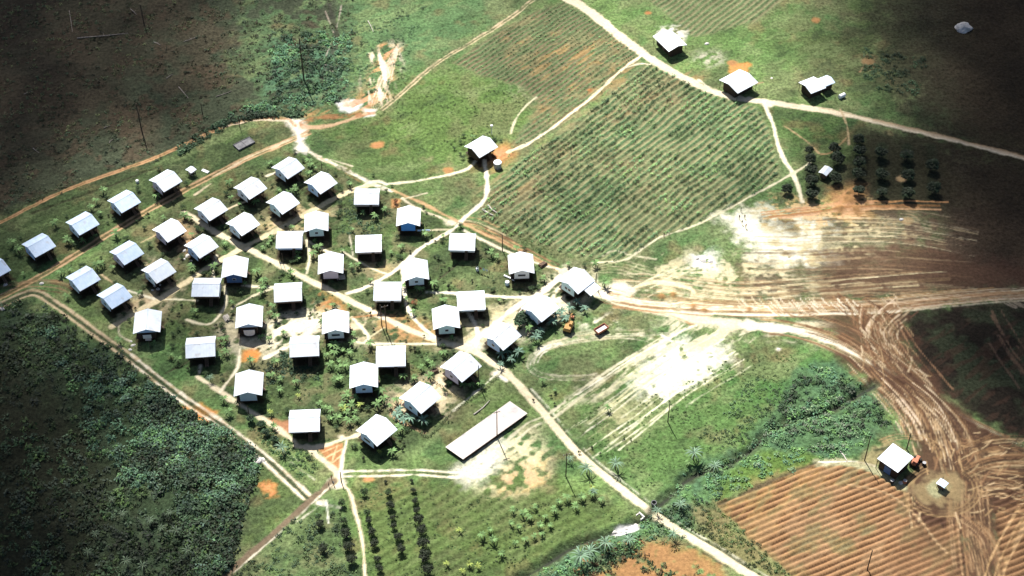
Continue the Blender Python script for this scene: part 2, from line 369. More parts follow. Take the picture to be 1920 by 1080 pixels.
vv = fbm(X, Y, 11, 131, 4); v2 = fbm(X, Y, 4.5, 133, 3, math.radians(35), 1.8); lf = COL[..., 3]
for msk, c_, st_ in ((smooth(.55, .72, vv), (.135,.120,.070), .45), (smooth(.56, .74, v2), (.150,.175,.085), .45), (smooth(.58, .75, 1-v2), (.038,.058,.028), .50), (smooth(.62, .8, fbm(X, Y, 7, 137, 3)), (.17,.10,.06), .35)):
    lit = smooth(.055, .085, COL[..., 1]); a_ = (msk*st_*lf*lit)[..., None]; COL[..., :3] += (np.array(c_, np.float32)-COL[..., :3])*a_
# wet bush belt along the stream
BELT = [(990,1085),(1110,1010),(1220,965),(1290,880),(1380,850),(1450,780),(1500,690),(1560,680),(1640,740),(1660,790),(1620,830),(1560,870),(1440,900),(1340,940),(1290,1010),(1230,1010),(1130,1070),(1100,1100)]
region(BELT, (.06,.11,.065), 1, 3, 4, .85); region(BELT, (.075,.135,.055), 1, 3, 4, .8, NM, None, 0, .5)
region([(1500,690),(1640,740),(1670,800),(1560,850),(1420,830)], (.055,.095,.050), 1, 5, 4, .7, NM, None, 0, .45)
region([(1420,850),(1520,845),(1560,870),(1440,910),(1350,940),(1330,920)], (.080,.125,.030), 1, 2, 2, .85)

lit = smooth(.06, .10, COL[..., 1])*COL[..., 3]; COL[..., :3] *= (1+lit[..., None]*np.array((.02,.10,.0), np.float32))
# -- crop fields
FA = [(1008,18),(1060,5),(1120,45),(1205,102),(1110,190),(1030,250),(958,292),(940,300),(985,240),(1015,200),(985,165),(900,140),(850,118),(930,62)]
FB = [(1212,116),(1320,172),(1418,200),(1440,240),(1462,330),(1380,388),(1240,446),(1165,490),(1090,482),(960,445),(895,408),(925,350),(985,292),(1060,250),(1130,190)]
FT = [(1100,-40),(1520,-40),(1400,55),(1290,78),(1235,60),(1170,40)]
def rows(px, ang, sp, furrow, crest, zamp, leafc, cls=None, seed=5, edge=1.2, mixa=1., wob=2.0, pw=1.):
    pts = WP(px); w = win(pts, 4); x, y = X[w], Y[w]
    sd = seg_dist(x, y, pts, True); sd = np.where(inside(x, y, pts), -sd, sd)+(NS[w]-.5)*2
    a = 1-smooth(-edge, edge, sd)
    c, s = math.cos(ang), math.sin(ang); v = -x*s+y*c+(NL[w]-.5)*wob
    r = (.5+.5*np.cos(v*2*PI/sp))**pw
    mixin(w, a*mixa, furrow, .2); mixin(w, a*mixa*smooth(.35, .7, r), crest, leafc)
    Z[w] += a*zamp*(r-.5)
    if cls is not None: CLS[w][a > .5] = cls
    return w, a, r
ROW = math.radians(48); PL = math.radians(24)
rows(FA, ROW, 1.7, (.14, .12, .07), (.085, .125, .055), .25, .8, 20)
for cx, cy, rx, ry in ((1000,60,45,28),(1085,105,60,26),(990,90,50,24),(1120,90,60,28),(1075,180,48,22),(1010,120,50,20),(1150,150,60,24),(1035,215,40,22),(1200,140,40,20),(1280,140,36,14),(1235,175,36,16)):
    region([(cx+rx*math.cos(t), cy+ry*math.sin(t)) for t in np.arange(0, 6.28, .6)], (.27,.175,.10), .2, 4, 4, .60, ND, None, 0, .50)
rows(FB, ROW, 2.1, (.21, .21, .11), (.075, .130, .060), .42, .9, 21)
for cx, cy, rx, ry in ((1215,160,70,30),(1190,190,50,20),(1110,235,60,24),(1050,285,70,26),(1150,215,60,16),(960,360,60,46),(1290,195,60,16),(1160,310,40,20),(1000,330,60,30),(1215,360,30,14)):
    region([(cx+rx*math.cos(t), cy+ry*math.sin(t)) for t in np.arange(0, 6.28, .6)], (.24,.165,.10), .2, 4, 4, .5, ND, None, 0, .52)
region([(895,408),(930,380),(1010,450),(1100,490),(1160,500),(1120,520),(1000,470),(910,425)], (.105,.115,.055), .8, 2, 2, .85)
rows([(1180,-30),(1500,-30),(1420,40),(1300,70)], ROW, 2.0, (.17, .16, .09), (.07, .12, .05), .3, .9, 22, mixa=.8)
rows([(700,930),(850,900),(1020,900),(1190,965),(1000,1040),(880,1090),(700,1090)], math.radians(36), 2.6, (.075,.10,.036), (.075,.118,.036), .25, 1, None, mixa=.4)
region(FB, (.085,.135,.06), .9, 3, 3, .55, NM*.5+NL*.5, None, 0, .53); region(FB, (.16,.17,.085), .9, 3, 3, .4, 1-NL, None, 0, .52); region(FA, (.09,.135,.06), .9, 3, 3, .5, NM*.5+NL*.5, None, 0, .52)
# -- ploughed field, bottom right
PF = [(1344,944),(1440,905),(1535,868),(1610,876),(1680,905),(1740,960),(1800,985),(1812,1130),(1530,1130),(1462,1056),(1400,1005)]
PF2 = [(1862,935),(1930,900),(2100,860),(2100,1200),(1880,1130)]
for q in (PF, PF2): rows(q, PL, 1.62, (.075, .040, .022), (.27, .155, .098), .46, .0, 23, edge=.6, wob=.5, pw=.6)
region([(1344,944),(1440,905),(1535,868),(1560,900),(1480,960),(1420,1010)], (.34,.21,.10), 0, 4, 4, .45, ND, None, 0, .45)
region(PF, (.26,.17,.12), .1, 2, 2, .45, ND, None, 0, .52); region(PF, (.12,.115,.06), .4, 2, 2, .55, ND*.5+NM*.5, None, 0, .60); region(PF2, (.13,.075,.05), .1, 2, 2, .3)
region([(1700,940),(1812,1000),(1812,1130),(1640,1130)], (.15,.085,.058), .1, 5, 4, .6)
region([(1640,985),(1600,950),(1560,1000),(1500,1010),(1480,1040),(1600,1040)], (.13,.12,.06), .5, 3, 3, .5, NM, None, 0, .5)
region([(1480,1100),(1560,1040),(1660,1030),(1700,1100)], (.16,.11,.06), .5, 3, 3, .4, NM, None, 0, .5)
# -- bottom red-brown soil patch by the road
region([(1150,1050),(1230,1010),(1310,1030),(1400,1100),(1080,1100)], (.26,.135,.075), .3, 3, 3, .9, NF*.5+NM*.5, None, 0, .42)
region([(1285,950),(1345,945),(1400,1005),(1470,1062),(1500,1090),(1430,1085),(1340,1030)], (.15,.125,.06), .7, 3, 3, .8)

# -- pale bare ground
def sandy(px, th=.4, col=WHITE, rough=5, nz=None, edge=4, alpha=.97): region(px, col, .05, edge, rough, alpha, (NS*.45+NF*.25+ND*.3) if nz is None else nz, None, 0, th)
sandy([(1345,405),(1400,390),(1500,400),(1560,430),(1560,490),(1470,500),(1420,480),(1380,440)], .30, (.62,.60,.48))
sandy([(1400,385),(1640,385),(1680,430),(1640,500),(1480,520)], .53, (.42,.37,.25), 6, NH*.35+NF*.35+NM*.3)
sandy([(1440,370),(1620,375),(1640,410),(1560,430),(1440,420)], .53, (.52,.36,.20), 4, NH*.4+NF*.6)
sandy([(1240,640),(1340,640),(1365,680),(1310,715),(1220,745),(1190,720),(1220,680)], .36, (.64,.62,.52))
sandy([(1250,585),(1420,600),(1400,640),(1240,680),(1150,740),(1080,770),(1160,690)], .53, (.44,.41,.29), 5, ND)
sandy([(1300,480),(1420,490),(1560,530),(1540,590),(1300,590),(1150,560),(1200,540)], .53, (.46,.41,.29), 4, NH*.3+NF*.3+NM*.4)
sandy([(1200,560),(1400,560),(1600,572),(1560,640),(1300,610)], .50, (.44,.39,.29), 4, NH*.5+NM*.5)
region([(1330,592),(1400,590),(1440,604),(1420,615),(1340,606)], (.07,.11,.045), 1, 1, 1.5, .9); region([(1500,585),(1560,590),(1555,606),(1500,602)], (.08,.09,.045), .8, 1, 1.5, .9); region([(1420,405),(1560,395),(1700,410),(1700,470),(1560,480)], (.10,.10,.055), .7, 4, 4, .75, NM, None, 0, .52)
region([(1540,470),(1720,455),(1925,500),(2100,520),(2100,548),(1925,545),(1680,556),(1540,560)], (.075,.042,.030), .3, 5, 4, .8)
region([(1560,560),(1690,556),(1700,610),(1730,680),(1800,770),(1700,760),(1640,690),(1540,615)], (.085,.046,.032), .1, 3, 3, .85)
sandy([(1180,480),(1420,470),(1420,560),(1200,560)], .56, (.40,.36,.24), 5)
sandy([(870,890),(930,820),(1000,800),(1030,860),(1020,905),(960,925),(900,920)], .50, (.55,.50,.32), 3)
sandy([(930,890),(1020,860),(1025,910),(940,925)], .50, (.42,.26,.16), 3)
sandy([(1130,770),(1220,760),(1210,800),(1150,815)], .46, (.34,.32,.18), 4, alpha=.7)
sandy([(860,880),(900,850),(940,830),(930,870),(880,905)], .40, (.74,.70,.60), 2)
sandy([(540,588),(620,578),(640,600),(560,640),(520,660),(490,650),(500,610)], .42, (.72,.64,.50), 3)
sandy([(430,600),(470,625),(500,640),(490,665),(440,660),(420,620)], .40, (.50,.44,.34), 3)
sandy([(870,640),(930,600),(1000,560),(1060,500),(1110,520),(1140,545),(1060,590),(960,640),(920,650)], .44, (.60,.53,.40), 4)
sandy([(740,740),(840,690),(860,720),(830,770),(760,775),(730,760)], .42, (.66,.54,.40), 3)
sandy([(255,480),(320,500),(340,540),(300,590),(220,600),(210,570),(290,540)], .50, (.42,.33,.24), 3)
sandy([(290,440),(340,400),(400,470),(340,480)], .50, (.36,.24,.17), 3)
sandy([(480,420),(560,380),(640,400),(560,430),(500,440)], .47, (.52,.40,.26), 3)
sandy([(700,575),(780,590),(850,640),(700,650)], .52, (.36,.21,.12), 3)
sandy([(630,190),(680,186),(672,205),(655,212),(636,208)], .22, (.72,.70,.68), 1.0, edge=1.0); sandy([(680,202),(708,203),(704,218),(684,220)], .22, (.68,.66,.64), .8, edge=.8)
sandy([(525,222),(570,222),(575,290),(555,280),(550,240)], .36, (.68,.62,.56), 1.5, edge=1.2)
sandy([(560,215),(700,205),(720,180),(745,90),(720,85),(690,170),(600,215)], .48, (.46,.24,.15), 2.5, ND)
sandy([(690,110),(740,80),(745,130),(720,200),(690,190)], .52, (.62,.50,.42), 2.5, fbm(X,Y,1.2,77,2,math.radians(100),6))
sandy([(1232,52),(1275,48),(1292,62),(1280,80),(1235,80)], .46, (.50,.48,.42), 2, edge=1.5)
sandy([(1310,98),(1350,100),(1356,116),(1325,124),(1305,113)], .52, (.40,.36,.30), 2)
sandy([(1370,118),(1410,120),(1400,135),(1370,135)], .3, (.52,.22,.08), 1.2, edge=1)
sandy([(895,290),(945,270),(960,290),(930,310),(900,315)], .36, (.44,.20,.11), 2)

sandy([(1560,360),(1610,350),(1620,400),(1570,405),(1555,385)], .38, (.50,.27,.15), 2)
sandy([(345,765),(380,755),(405,770),(395,795),(370,795)], .30, (.50,.22,.08), 1.5, edge=1)
sandy([(452,655),(475,652),(488,665),(480,678),(455,676)], .15, (.50,.20,.06), .8, edge=.8)
sandy([(475,898),(520,908),(522,930),(500,935)], .45, (.46,.20,.09), 1.5, edge=1)
sandy([(735,375),(735,390),(750,390),(750,375)], .1, (.42,.22,.11), .6, edge=.6)
sandy([(590,545),(640,560),(650,590),(600,590)], .5, (.40,.18,.09), 1.5)
sandy([(505,785),(545,790),(540,820),(515,800)], .2, (.34,.17,.11), .8, edge=.8)
sandy([(1300,475),(1340,475),(1340,500),(1300,500)], .5, (.7,.7,.68), 1.5)
sandy([(680,480),(760,500),(700,530)], .5, (.34,.26,.17), 2); sandy([(640,590),(700,600),(690,650),(640,640)], .5, (.48,.40,.30), 2)
sandy([(840,600),(960,560),(1000,590),(900,640),(820,650)], .52, (.48,.42,.28), 3)
sandy([(1040,600),(1140,590),(1160,610),(1060,620)], .55, (.62,.58,.46), 2)
for x_, y_, r_ in ((845,418,9),(600,945,5),(632,905,12),(885,650,16),(930,700,7),(640,820,5),(1165,545,20),(560,240,9),(455,462,8),(1440,195,9)):
    sandy([(x_+r_*math.cos(t)*1.4, y_+r_*.8*math.sin(t)) for t in np.arange(0, 6.28, .7)], .2, (.56,.50,.40), .8, edge=.8)
for x_, y_, r_, c_ in ((1375,118,7,ORANGE),(1530,37,5,ORANGE),(1625,115,9,(.2,.13,.08)),(708,272,9,(.4,.2,.1)),(840,320,8,ORANGE),(1105,168,3,RED),(690,900,7,(.45,.22,.12)),(1750,560,12,BROWN),(1700,415,10,TAN),(1690,335,6,TAN),(1545,870,5,WHITE),(1215,25,4,RED),(1460,655,3,WHITE)):
    sandy([(x_+r_*math.cos(t)*1.4, y_+r_*.8*math.sin(t)) for t in np.arange(0, 6.28, .7)], .3, c_, .8, edge=.6)
region([(592,838),(646,829),(637,878),(628,880)], (.34,.17,.09), .1, .3, .3, 1.)
for q in ([(600,850),(640,834)],[(612,858),(642,842)],[(624,868),(640,854)],[(632,836),(622,868)]): stroke(q, .35, (.58,.42,.25), 0, .2, .2)

HOUSE_SHADE = [(x, y, math.radians(d)) for x, y, d in ((-13,502,223),(72,457,223),(154,416,223),(232,375,224),(310,336,225),(155,519,223),(237,471,224),(317,429,225),(395,389,225),(469,350,226),(540,312,226),(214,552,224),(297,505,224),(377,459,225),(455,417,225),(530,377,226),(601,340,226),(688,366,180),(543,447,181),(691,454,183),(387,536,180),(540,545,185),(727,543,180),(867,451,178),(883,561,184),(376,648,186),(571,647,184),(733,665,182),(571,786,183),(593,415,-86),(766,405,-90),(440,500,-88),(620,493,-87),(779,505,-84),(977,493,-87),(276,602,-85),(467,592,-86),(629,603,-86),(836,594,-85),(682,703,-87),(466,718,-87),(706,804,228),(788,742,228),(864,684,228),(941,627,228),(1013,575,227),(1080,523,227),(902,272,222))]
# shade under each stilt house, painted into the ground colour
for hx, hy, ha in HOUSE_SHADE:
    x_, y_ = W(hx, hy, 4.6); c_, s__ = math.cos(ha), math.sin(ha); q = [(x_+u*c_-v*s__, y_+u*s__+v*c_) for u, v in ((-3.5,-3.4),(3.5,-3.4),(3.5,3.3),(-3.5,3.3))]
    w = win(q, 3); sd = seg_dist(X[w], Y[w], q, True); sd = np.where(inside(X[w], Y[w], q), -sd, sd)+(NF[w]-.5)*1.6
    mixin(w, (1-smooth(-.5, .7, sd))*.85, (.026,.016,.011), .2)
# -- roads, tracks and footpaths
R_MAIN = [(345,398),(400,432),(455,462),(560,515),(640,556),(720,596),(800,632),(880,655),(940,692),(985,735),(1030,787),(1080,845),(1150,905),(1250,980),(1340,1035),(1430,1092)]
stroke(R_MAIN, 1.8, (.56,.49,.36), 0, .3, .35, 1, 1, .05, wd2=2.5)
stroke(offset(R_MAIN, 2.0)[45:], .4, (.52,.50,.40), .2, .25, .3, .8, None, 0, .4, k=1, world=True)
stroke(offset(R_MAIN, 1.35)[45:], .5, DARK, .8, .25, .3, .8, None, -.25, k=1, world=True)
stroke(offset(R_MAIN, -1.8)[60:], .35, (.05,.05,.03), .8, .25, .3, .7, None, -.25, k=1, world=True)
R_TOP = [(1052,-12),(1100,18),(1160,66),(1220,110),(1300,156),(1370,181),(1430,190),(1540,206),(1640,228),(1760,256),(1860,281),(1960,307)]
stroke(R_TOP, 3.9, (.58,.50,.38), 0, .4, .5, 1, 2, .05, wd2=1.6)
stroke(offset(R_TOP, .9)[35:], .35, (.20,.13,.09), 0, .2, .2, .7, k=1, world=True)
stroke([(1640,226),(1760,254),(1860,279),(1960,305)], 1.5, (.30,.19,.13), 0, .3, .4, .5)
double([(1014,-12),(960,30),(890,76),(830,111),(790,142),(750,178),(715,206)], 1.1, .42, (.50,.39,.29), .3, .85, 3, .36, ((.14,.13,.07), .6))
stroke([(690,212),(620,236),(575,238),(552,232)], 1.6, (.48,.32,.22), 0, .4, .5, .9, 3)
stroke([(700,212),(650,218),(600,220),(560,232)], 2.2, (.28,.13,.08), 0, .5, .6, .8, 3, brk=.4)
for o in (-2, -1, 0, 1, 2): stroke([(745,90+o*3),(725+o*5,140),(712+o*5,180),(700+o*3,208)], .45, (.56,.42,.34), 0, .2, .3, .9, brk=.42)
double([(-60,440),(0,417),(130,354),(280,300),(400,246),(470,226),(535,223),(558,240)], .9, .45, (.40,.24,.15), .2, .95, 4, 0, ((.26,.14,.09), .3))
stroke([(420,238),(480,226),(540,226)], 1., (.60,.50,.40), 0, .3, .4, .7)
double([(-60,580),(0,557),(80,516),(160,466),(260,405),(370,344),(470,294),(545,263),(580,248)], 1.6, .62, (.44,.29,.19), .25, .95, 5, 0, ((.13,.09,.05), .6))
stroke([(400,330),(470,293),(545,262),(575,250)], .8, (.60,.48,.34), 0, .3, .4, .8)
LLT = [(-60,590),(0,572),(60,549),(100,568),(170,618),(240,668),(330,738),(420,800),(500,862),(575,932)]
double(LLT, 1.9, .75, (.46,.36,.26), .3, .95, 6, .25, ((.035,.045,.025), .8))
double(LLT[5:], 1.9, .7, (.64,.60,.52), .35, .8, 6, .45)
bundle([(-60,560),(40,540),(110,540),(150,560)], 3, 9, [BROWN, (.24,.16,.11)], seed=3, wd=(.25,.6))
stroke([(555,228),(562,262),(580,284),(650,320),(700,345),(735,358)], 1.5, (.68,.60,.50), 0, .35, .5, .95, 7, brk=.35)
stroke([(590,290),(650,326),(690,348)], .5, ORANGE, 0, .3, .3, .7, brk=.4)
stroke([(735,356),(800,385),(850,412),(880,425),(960,462),(1030,498),(1060,512),(1120,545)], 1.1, (.42,.27,.17), 0, .3, .4, .9, 7)
stroke([(870,432),(910,452),(960,476),(1010,494),(1060,508)], .8, (.60,.54,.42), 0, .3, .3, .9, 8, brk=.25)
stroke([(755,372),(780,390),(820,405),(850,420)], .9, (.60,.52,.40), 0, .3, .4, .9, 8, brk=.3)
bundle([(860,415),(900,420),(980,460),(1060,500)], 2.2, 10, [(.40,.25,.16), (.50,.40,.28), BROWN], seed=9, wd=(.2,.5))
fp = [  # footpaths
 ([(210,612),(300,560),(375,512),(460,462),(540,420),(620,376),(665,355),(700,345)], 1.9, (.54,.46,.31)),
 ([(722,345),(800,336),(870,320),(892,302)], .9, (.62,.56,.42)),
 ([(908,300),(914,350),(905,378),(872,408),(850,430),(790,465),(740,508),(690,536),(650,550)], 1.2, (.66,.60,.48)),
 ([(952,285),(990,270),(1030,243),(1100,190),(1160,136),(1203,104)], 1.0, (.60,.52,.38)),
 ([(1165,130),(1200,120),(1230,122)], .7, (.56,.50,.38)),
 ([(958,250),(966,225),(985,200),(1005,182)], .6, (.50,.46,.32)),
 ([(370,706),(440,752),(500,790),(545,822),(560,838),(600,838),(650,822),(690,812)], 1.4, (.54,.47,.35)),
 ([(575,838),(605,862),(630,885),(632,910)], 1.6, (.54,.47,.35)), ([(650,826),(642,860),(638,895)], .9, (.66,.60,.48)),
 ([(636,905),(655,922),(668,965),(680,1020),(686,1100)], .75, (.60,.50,.38)),
 ([(1432,192),(1450,235),(1463,285),(1488,328),(1505,378)], 1.15, (.66,.60,.46)),
 ([(1110,492),(1170,488),(1205,466),(1245,441),(1310,420),(1400,372),(1500,318),(1518,306)], .7, (.52,.48,.34)),
 ([(1575,205),(1588,235),(1592,270)], .6, (.42,.32,.22)), ([(1470,235),(1510,262),(1535,288)], .5, (.36,.26,.17)), ([(1590,255),(1560,285),(1540,290)], .4, (.30,.2,.13)),
 ([(575,450),(580,482),(575,512)], .7, (.60,.55,.40)), ([(577,452),(612,470),(640,490)], 1.0, (.62,.56,.42)),
 ([(421,536),(423,570),(405,598),(385,608),(350,600)], .7, (.62,.56,.42)), ([(405,480),(400,500),(400,520)], .8, (.64,.58,.44)),
 ([(435,578),(480,552),(515,540)], .5, (.58,.52,.38)), ([(455,535),(500,538),(520,538)], .9, (.64,.58,.46)), ([(305,560),(340,562),(370,564)], .6, (.62,.58,.42)),
 ([(800,548),(860,550),(940,556),(1000,558)], .9, (.64,.60,.48)), ([(755,500),(758,545),(765,580),(790,612),(815,632)], 1.1, (.68,.62,.52)),
 ([(640,470),(690,500),(730,515)], .6, (.58,.52,.40)), ([(655,640),(700,645),(760,645),(850,645)], .8, (.60,.56,.42)), ([(660,595),(690,630),(685,640)], .9, (.62,.56,.44)),
 ([(892,648),(895,620),(880,590),(870,580)], 1.0, (.68,.62,.52)), ([(890,640),(930,605),(975,570),(1020,545),(1060,510)], 1.5, (.66,.58,.48)),
 ([(600,340+260),(560,640),(520,660),(495,672)], 1.0, (.64,.58,.48)), ([(450,655),(445,690),(425,718),(412,735)], .6, (.62,.56,.44)), ([(376,685),(374,700)], .7, (.62,.56,.44)),
 ([(725,345),(700,340),(668,352)], 1.0, (.62,.56,.44)), ([(420,395),(455,380),(480,372)], .7, (.6,.5,.36)), ([(365,365),(395,345)], .7, (.5,.42,.3)), ([(500,330),(520,322)], .9, (.64,.58,.46)),
 ([(265,455),(300,435)], .4, (.42,.33,.22)), ([(190,515),(215,532)], .6, (.5,.38,.26)), ([(240,545),(290,560)], .8, (.6,.56,.44)), ([(222,610),(225,628),(245,640)], .5, (.5,.44,.34)),
 ([(940,690),(905,725),(850,770)], .5, (.60,.58,.46)), ([(930,700),(950,715)], .8, (.68,.64,.56)), ([(820,722),(850,740),(870,748)], .7, (.46,.38,.24)), ([(760,745),(745,760),(735,780),(795,812)], .6, (.36,.24,.17)),
 ([(1240,628),(1260,640)], .7, WHITE), ([(1400,160),(1430,155)], .5, TAN), ([(1310,150),(1330,165),(1345,178)], .6, (.6,.54,.42)), ([(1625,115),(1612,135)], .4, (.26,.18,.12)),
 ([(800,362),(760,372)], .5, (.5,.45,.33)), ([(770,430),(800,432),(850,430)], .5, (.54,.48,.34)), ([(525,380),(545,400)], .6, (.5,.42,.3)), ([(620,300),(660,312)], .4, (.5,.45,.33)),
 ([(655,440),(662,480)], .35, (.5,.46,.36)), ([(715,590),(660,595)], .5, (.30,.15,.09)), ([(720,615),(690,635)], .35, (.5,.46,.3)),
]
for i, (q, wd, c) in enumerate(fp): stroke(q, wd, c, 0, .3, .25+.12*wd, .97, 30+i)
double([(640,889),(700,888),(770,886),(850,890),(890,888)], 1.6, .6, (.64,.58,.46), .35, .95, 9, .33)
double([(1245,636),(1180,675),(1100,730),(1036,778),(990,800),(950,835)], 1.8, .65, (.46,.43,.31), .4, .95, 10, .3)
stroke([(625,902),(560,958),(480,1030),(400,1100)], 1.8, (.13,.095,.07), .2, .4, .5, .95, 11); stroke([(622,908),(562,966),(500,1020),(440,1072)], .35, (.50,.46,.38), 0, .2, .3, .9, 11, brk=.42)
stroke([(595,945),(640,952)], .5, (.5,.48,.42), 0, .3, .4, .8, brk=.4); stroke([(612,940),(616,980)], .3, (.6,.6,.52), 0, .2, .3, .8)
for q in ([(600,948),(540,990)],[(520,840),(570,870)],[(530,855),(590,900)]): stroke(q, .4, (.5,.47,.38), 0, .3, .4, .7, brk=.45)
# loops and fans of wheel marks
LOOP = [(1240,640),(1170,628),(1080,636),(1010,655),(990,682),(1010,704),(1080,712),(1150,700),(1220,665)]
bundle(LOOP, 1.7, 13, [(.50,.46,.34), (.60,.55,.42), (.16,.15,.08)], seed=12, wd=(.2,.4), alpha=(.2,.5)); bundle([(1290,625),(1150,628),(1060,640),(1000,665)], 2.2, 10, [(.62,.56,.44), (.50,.42,.30)], seed=13, alpha=(.3,.7), wd=(.2,.6))
bundle([(1000,690),(1015,660),(1060,645)], 1.2, 5, [WHITE], seed=33, wd=(.3,.6))
bundle([(1360,640),(1250,700),(1150,770),(1060,830)], 12, 30, [(.60,.58,.42), (.46,.44,.26), (.66,.62,.5)], seed=14, wd=(.2,.6), alpha=(.3,.8))
stroke([(1060,510),(1120,548),(1180,568),(1260,590),(1340,602),(1420,612)], 3.4, (.50,.44,.34), 0, .6, .8, 1, 12, 0, 0, 3.2)
R2 = [(1400,610),(1480,618),(1545,636),(1610,668),(1680,715),(1750,764),(1830,806),(1920,852),(2000,890)]
bundle(R2, 3.2, 46, [BROWN, DBROWN, (.26,.16,.11), TAN], seed=15, wd=(.2,.6)); stroke(R2[:6], 3.4, (.60,.55,.46), 0, .6, .8, .9, 12, 0, 0, 1.0); bundle(R2[1:], 3.0, 40, [(.16,.09,.06), (.50,.43,.35), (.09,.05,.035), (.32,.24,.18)], seed=16, wd=(.15,.4))
R1 = [(1130,552),(1200,566),(1300,574),(1420,578),(1540,576),(1660,572),(1780,560),(1925,548),(2050,540)]
stroke(R1[:5], 2.6, (.62,.56,.46), 0, .8, 1., .9, 13, 0, .3); bundle(R1, 3.0, 60, [(.55,.48,.37), (.30,.19,.12), (.16,.09,.06), (.62,.55,.46)], seed=17, wd=(.2,.6)); bundle(R1[4:], 2.4, 40, [(.26,.15,.10), (.09,.05,.035), (.45,.36,.28)], seed=18, wd=(.2,.5))
bundle([(1150,530),(1240,535),(1380,552),(1500,545),(1650,530),(1800,520)], 5, 40, [(.50,.44,.32), (.30,.21,.15), (.18,.12,.08)], seed=19, wd=(.2,.6), alpha=(.4,.8))
bundle([(1380,500),(1500,505),(1650,500),(1850,515)], 13, 70, [(.10,.058,.042), (.17,.105,.075), (.065,.038,.027), (.30,.23,.17)], seed=20, wd=(.2,.6), alpha=(.25,.6))
bundle([(1450,425),(1600,420),(1720,425),(1850,450)], 8, 40, [(.15,.10,.07), (.30,.24,.17), (.10,.07,.045), (.44,.38,.28)], seed=21, wd=(.2,.5), alpha=(.3,.8))
bundle([(1430,405),(1520,395),(1600,385),(1700,383),(1790,384)], 1.8, 18, [(.46,.24,.13), (.50,.30,.18), (.30,.15,.08)], seed=22, wd=(.4,.8))
for r_ in (9, 17, 25, 32):
    for t0 in (0, 2.3, 4.2):
        stroke([(1690+r_*1.6*math.cos(t)*(1+.1*math.sin(3*t+r_)), 421+r_*.8*math.sin(t)) for t in np.arange(t0+r_*.02, t0+1.5+r_*.01, .3)], .4, (.32,.25,.17), 0, .3, .4, .6, brk=.42)
# fan from the road mouth down to the yard
for s_, (a_, b_, c_, d_) in enumerate((((1560,560),(1620,600),(1680,660),(1740,740)), ((1600,570),(1660,610),(1700,670),(1790,780)), ((1640,575),(1640,620),(1680,700),(1760,770)), ((1700,570),(1650,620),(1680,690),(1740,760)), ((1480,600),(1580,625),(1660,680),(1740,740)))):
    bundle([a_, b_, c_, d_], 4.4, 34, [(.15,.08,.052), (.07,.038,.026), (.24,.14,.10), (.46,.36,.28), (.10,.055,.04)], seed=60+s_, wd=(.15,.45), alpha=(.6,1), dz=.10)
YARD = [(1560,660),(1700,700),(1800,770),(1925,850),(2100,900),(2100,960),(1925,930),(1870,960),(1880,1110),(1800,1110),(1800,990),(1720,980),(1690,900),(1720,860),(1700,800),(1650,740)]
region(YARD, (.062,.033,.023), .1, 2, 2, .95); 
for s_, q in enumerate(([(1640,700),(1690,740),(1720,800),(1740,850)], [(1680,710),(1740,760),(1770,820),(1790,890)], [(1720,730),(1780,790),(1810,850),(1830,930)], [(1590,670),(1650,730),(1700,790),(1720,840)])):
    bundle(q, 3.6, 34, [(.20,.12,.08), (.06,.032,.022), (.34,.24,.17), (.12,.068,.045), (.50,.40,.32)], seed=80+s_, wd=(.15,.4), alpha=(.6,1), dz=.10)
for s_, q in enumerate(([(1790,870),(1850,840),(1925,835),(2000,840)], [(1800,900),(1860,875),(1925,872),(2000,880)], [(1810,925),(1870,910),(1925,925),(2000,940)], [(1820,890),(1880,900),(1950,905)])):
    bundle(q, 3.4, 34, [(.22,.13,.085), (.055,.03,.021), (.36,.26,.18), (.11,.06,.04)], seed=90+s_, wd=(.15,.4), dz=.1)
for s_, q in enumerate(([(1800,900),(1800,980),(1815,1110)], [(1830,900),(1835,1000),(1850,1110)], [(1790,960),(1850,1010),(1880,1110)])):
    bundle(q, 2.8, 26, [(.22,.13,.085), (.09,.05,.035), (.30,.20,.14)], seed=100+s_, wd=(.15,.45))
for r_ in (1.0, 1.12, 1.25):
    stroke([(1768+58*r_*math.cos(t), 918+40*r_*math.sin(t)) for t in np.arange(-.9, 4.3, .3)], .4, (.28,.19,.12), 0, .2, .3, .75, brk=.4)
    stroke([(1700+58*r_*math.cos(t), 858+36*r_*math.sin(t)) for t in np.arange(3.9, 6.6, .3)], .4, (.28,.19,.12), 0, .2, .3, .75, brk=.4)
region([(1722,905),(1745,895),(1775,885),(1800,898),(1815,918),(1800,940),(1770,948),(1738,940),(1715,925)], (.20,.15,.095), .2, 1.5, 3, .9); region([(1760+20*math.cos(t), 916+16*math.sin(t)) for t in np.arange(0,6.28,.5)], (.25,.25,.14), .5, 1, 1, .9)
stroke([(1768+62*math.cos(t), 918+44*math.sin(t)) for t in np.arange(.2, 3.4, .3)], 1.2, (.06,.035,.025), 0, .5, .6, .5, brk=.4)
bundle([(1590,915),(1660,930),(1710,970),(1745,1015),(1768,1040)], 1.2, 6, [(.38,.26,.18), (.13,.08,.055)], seed=110, cut=False, wd=(.25,.5))
bundle([(1925,960),(1900,1000),(1870,1060),(1860,1100)], 2.2, 8, [(.40,.26,.16)], seed=111, cut=False, wd=(.25,.5))
stroke([(1535,868),(1580,866),(1640,880),(1690,912)], 2.6, (.30,.29,.18), .4, .5, .6, .85); stroke([(1535,866),(1600,866),(1640,873)], .4, (.66,.60,.56), 0, .2, .2, .9)
region([(1600,870),(1640,835),(1680,828),(1700,845),(1660,875)], (.20,.17,.09), .4, 1, 1, .9)
for q in ([(1640,845),(1670,838)],[(1650,855),(1675,848)],[(1648,865),(1660,860)]): stroke(q, .8, (.05,.06,.03), .8, .3, .2, .9, dz=.15)
